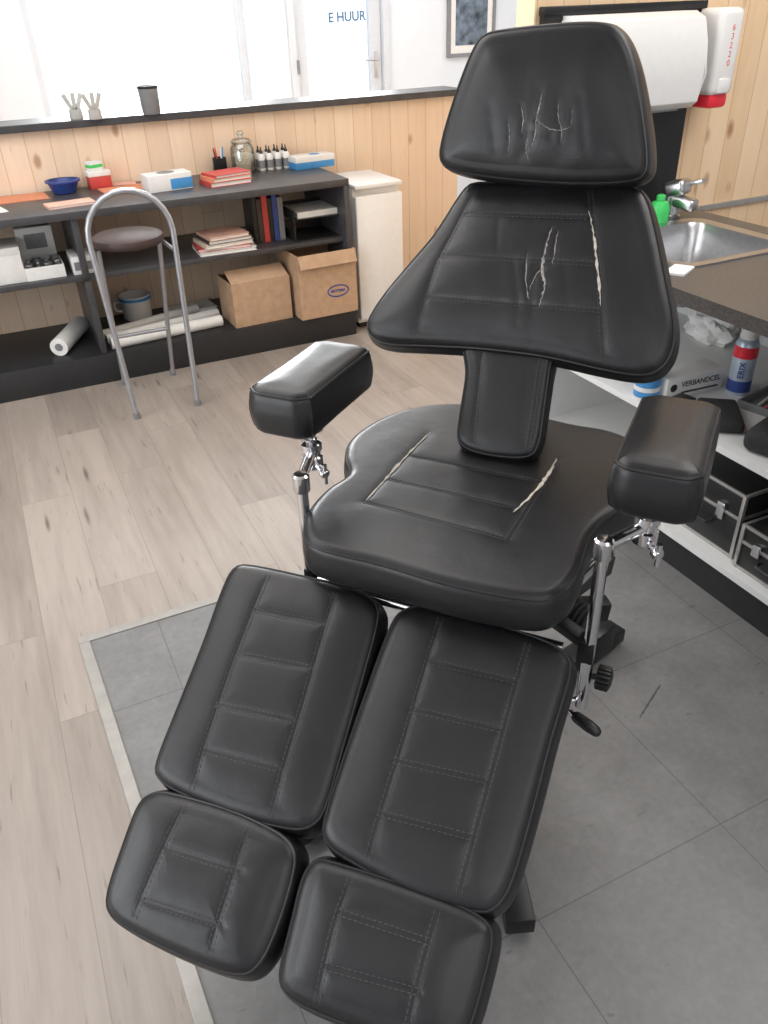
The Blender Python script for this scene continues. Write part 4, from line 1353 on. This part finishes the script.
def case(label, loc, rz, sx, sy, sz):
    t = thing('equipment_case', label, 'case', loc, rz, 'black cases with metal edges')
    MB().bb(-sx, sx, -sy, sy, 0.002, sz * 0.62, 0.003).build('body', 'blackplastic', t)
    MB().bb(-sx, sx, -sy, sy, sz * 0.64, sz, 0.003).build('lid', 'blackplastic', t)
    mb = MB()
    e = 0.006
    for x in (-sx, sx):
        for y in (-sy, sy):
            mb.bb(x - e, x + e, y - e, y + e, 0, sz + 0.002, 0.001)
    for zz in (0.006, sz * 0.63, sz - 0.002):
        for y in (-sy, sy):
            mb.bb(-sx, sx, y - e * 0.7, y + e * 0.7, zz - 0.005, zz + 0.005, 0.001)
        for x in (-sx, sx):
            mb.bb(x - e * 0.7, x + e * 0.7, -sy, sy, zz - 0.005, zz + 0.005, 0.001)
    mb.build('metal_edging', 'alu', t)
    for y in (-sy * 0.5, sy * 0.5):
        MB().bb(-sx - 0.012, -sx, y - 0.014, y + 0.014, sz * 0.5, sz * 0.75, 0.002).build('latch', 'chrome', t)
    MB().tube([(-sx - 0.005, -0.045, sz * 0.4), (-sx - 0.025, -0.04, sz * 0.38), (-sx - 0.025, 0.04, sz * 0.38), (-sx - 0.005, 0.045, sz * 0.4)], 0.006, 8).build('handle', 'blackplastic', t)


case('black case with metal edges on the cabinet floor, the farther of two', (1.90, 1.47, 0.14), 0, 0.13, 0.14, 0.22)
case('black case with metal edges on the cabinet floor, the nearer of two', (1.87, 1.17, 0.14), 0, 0.12, 0.125, 0.15)

# ------------------------------------------------------------------ light
wd = bpy.data.worlds.new('world')
SC.world = wd
wd.use_nodes = True
nt = wd.node_tree
bg = nt.nodes['Background']
bg.inputs[0].default_value = (0.92, 0.97, 1.0, 1)
bg.inputs[1].default_value = 2.0


def area(name, loc, rot, sx, sy, e, col):
    l = bpy.data.lights.new(name, 'AREA')
    l.shape = 'RECTANGLE'; l.size = sx; l.size_y = sy; l.energy = e; l.color = col
    o = bpy.data.objects.new(name, l); COL.objects.link(o)
    o.location = loc; o.rotation_euler = rot
    return o


area('window_light', (1.36, 6.9, 1.6), (math.radians(-90), 0, 0), 1.5, 1.3, 165, (0.95, 0.98, 1.0))
area('door_light', (2.95, 6.9, 1.2), (math.radians(-90), 0, 0), 0.7, 1.7, 65, (0.95, 0.98, 1.0))
area('ceiling_and_fill_light', (-0.2, 2.8, 2.55), (0, 0, 0), 3.4, 1.8, 56, (1.0, 0.97, 0.94))
area('ceiling_and_fill_light', (2.4, 1.1, 2.55), (0, 0, 0), 1.4, 1.8, 34, (1.0, 0.97, 0.95))
area('ceiling_and_fill_light', (0.3, -1.0, 2.55), (0, 0, 0), 2.4, 1.2, 20, (1.0, 0.98, 0.96))  # added front fill behind the camera, for broad sheen on the pads
area('ceiling_and_fill_light', (3.6, 5.8, 2.55), (0, 0, 0), 1.4, 1.0, 8, (1.0, 0.97, 0.95))
area('left_fill', (-2.5, 1.4, 1.4), (0, math.radians(-90), 0), 1.6, 2.8, 56, (0.96, 0.98, 1.0))  # added soft fill from the left, where the wall has no window
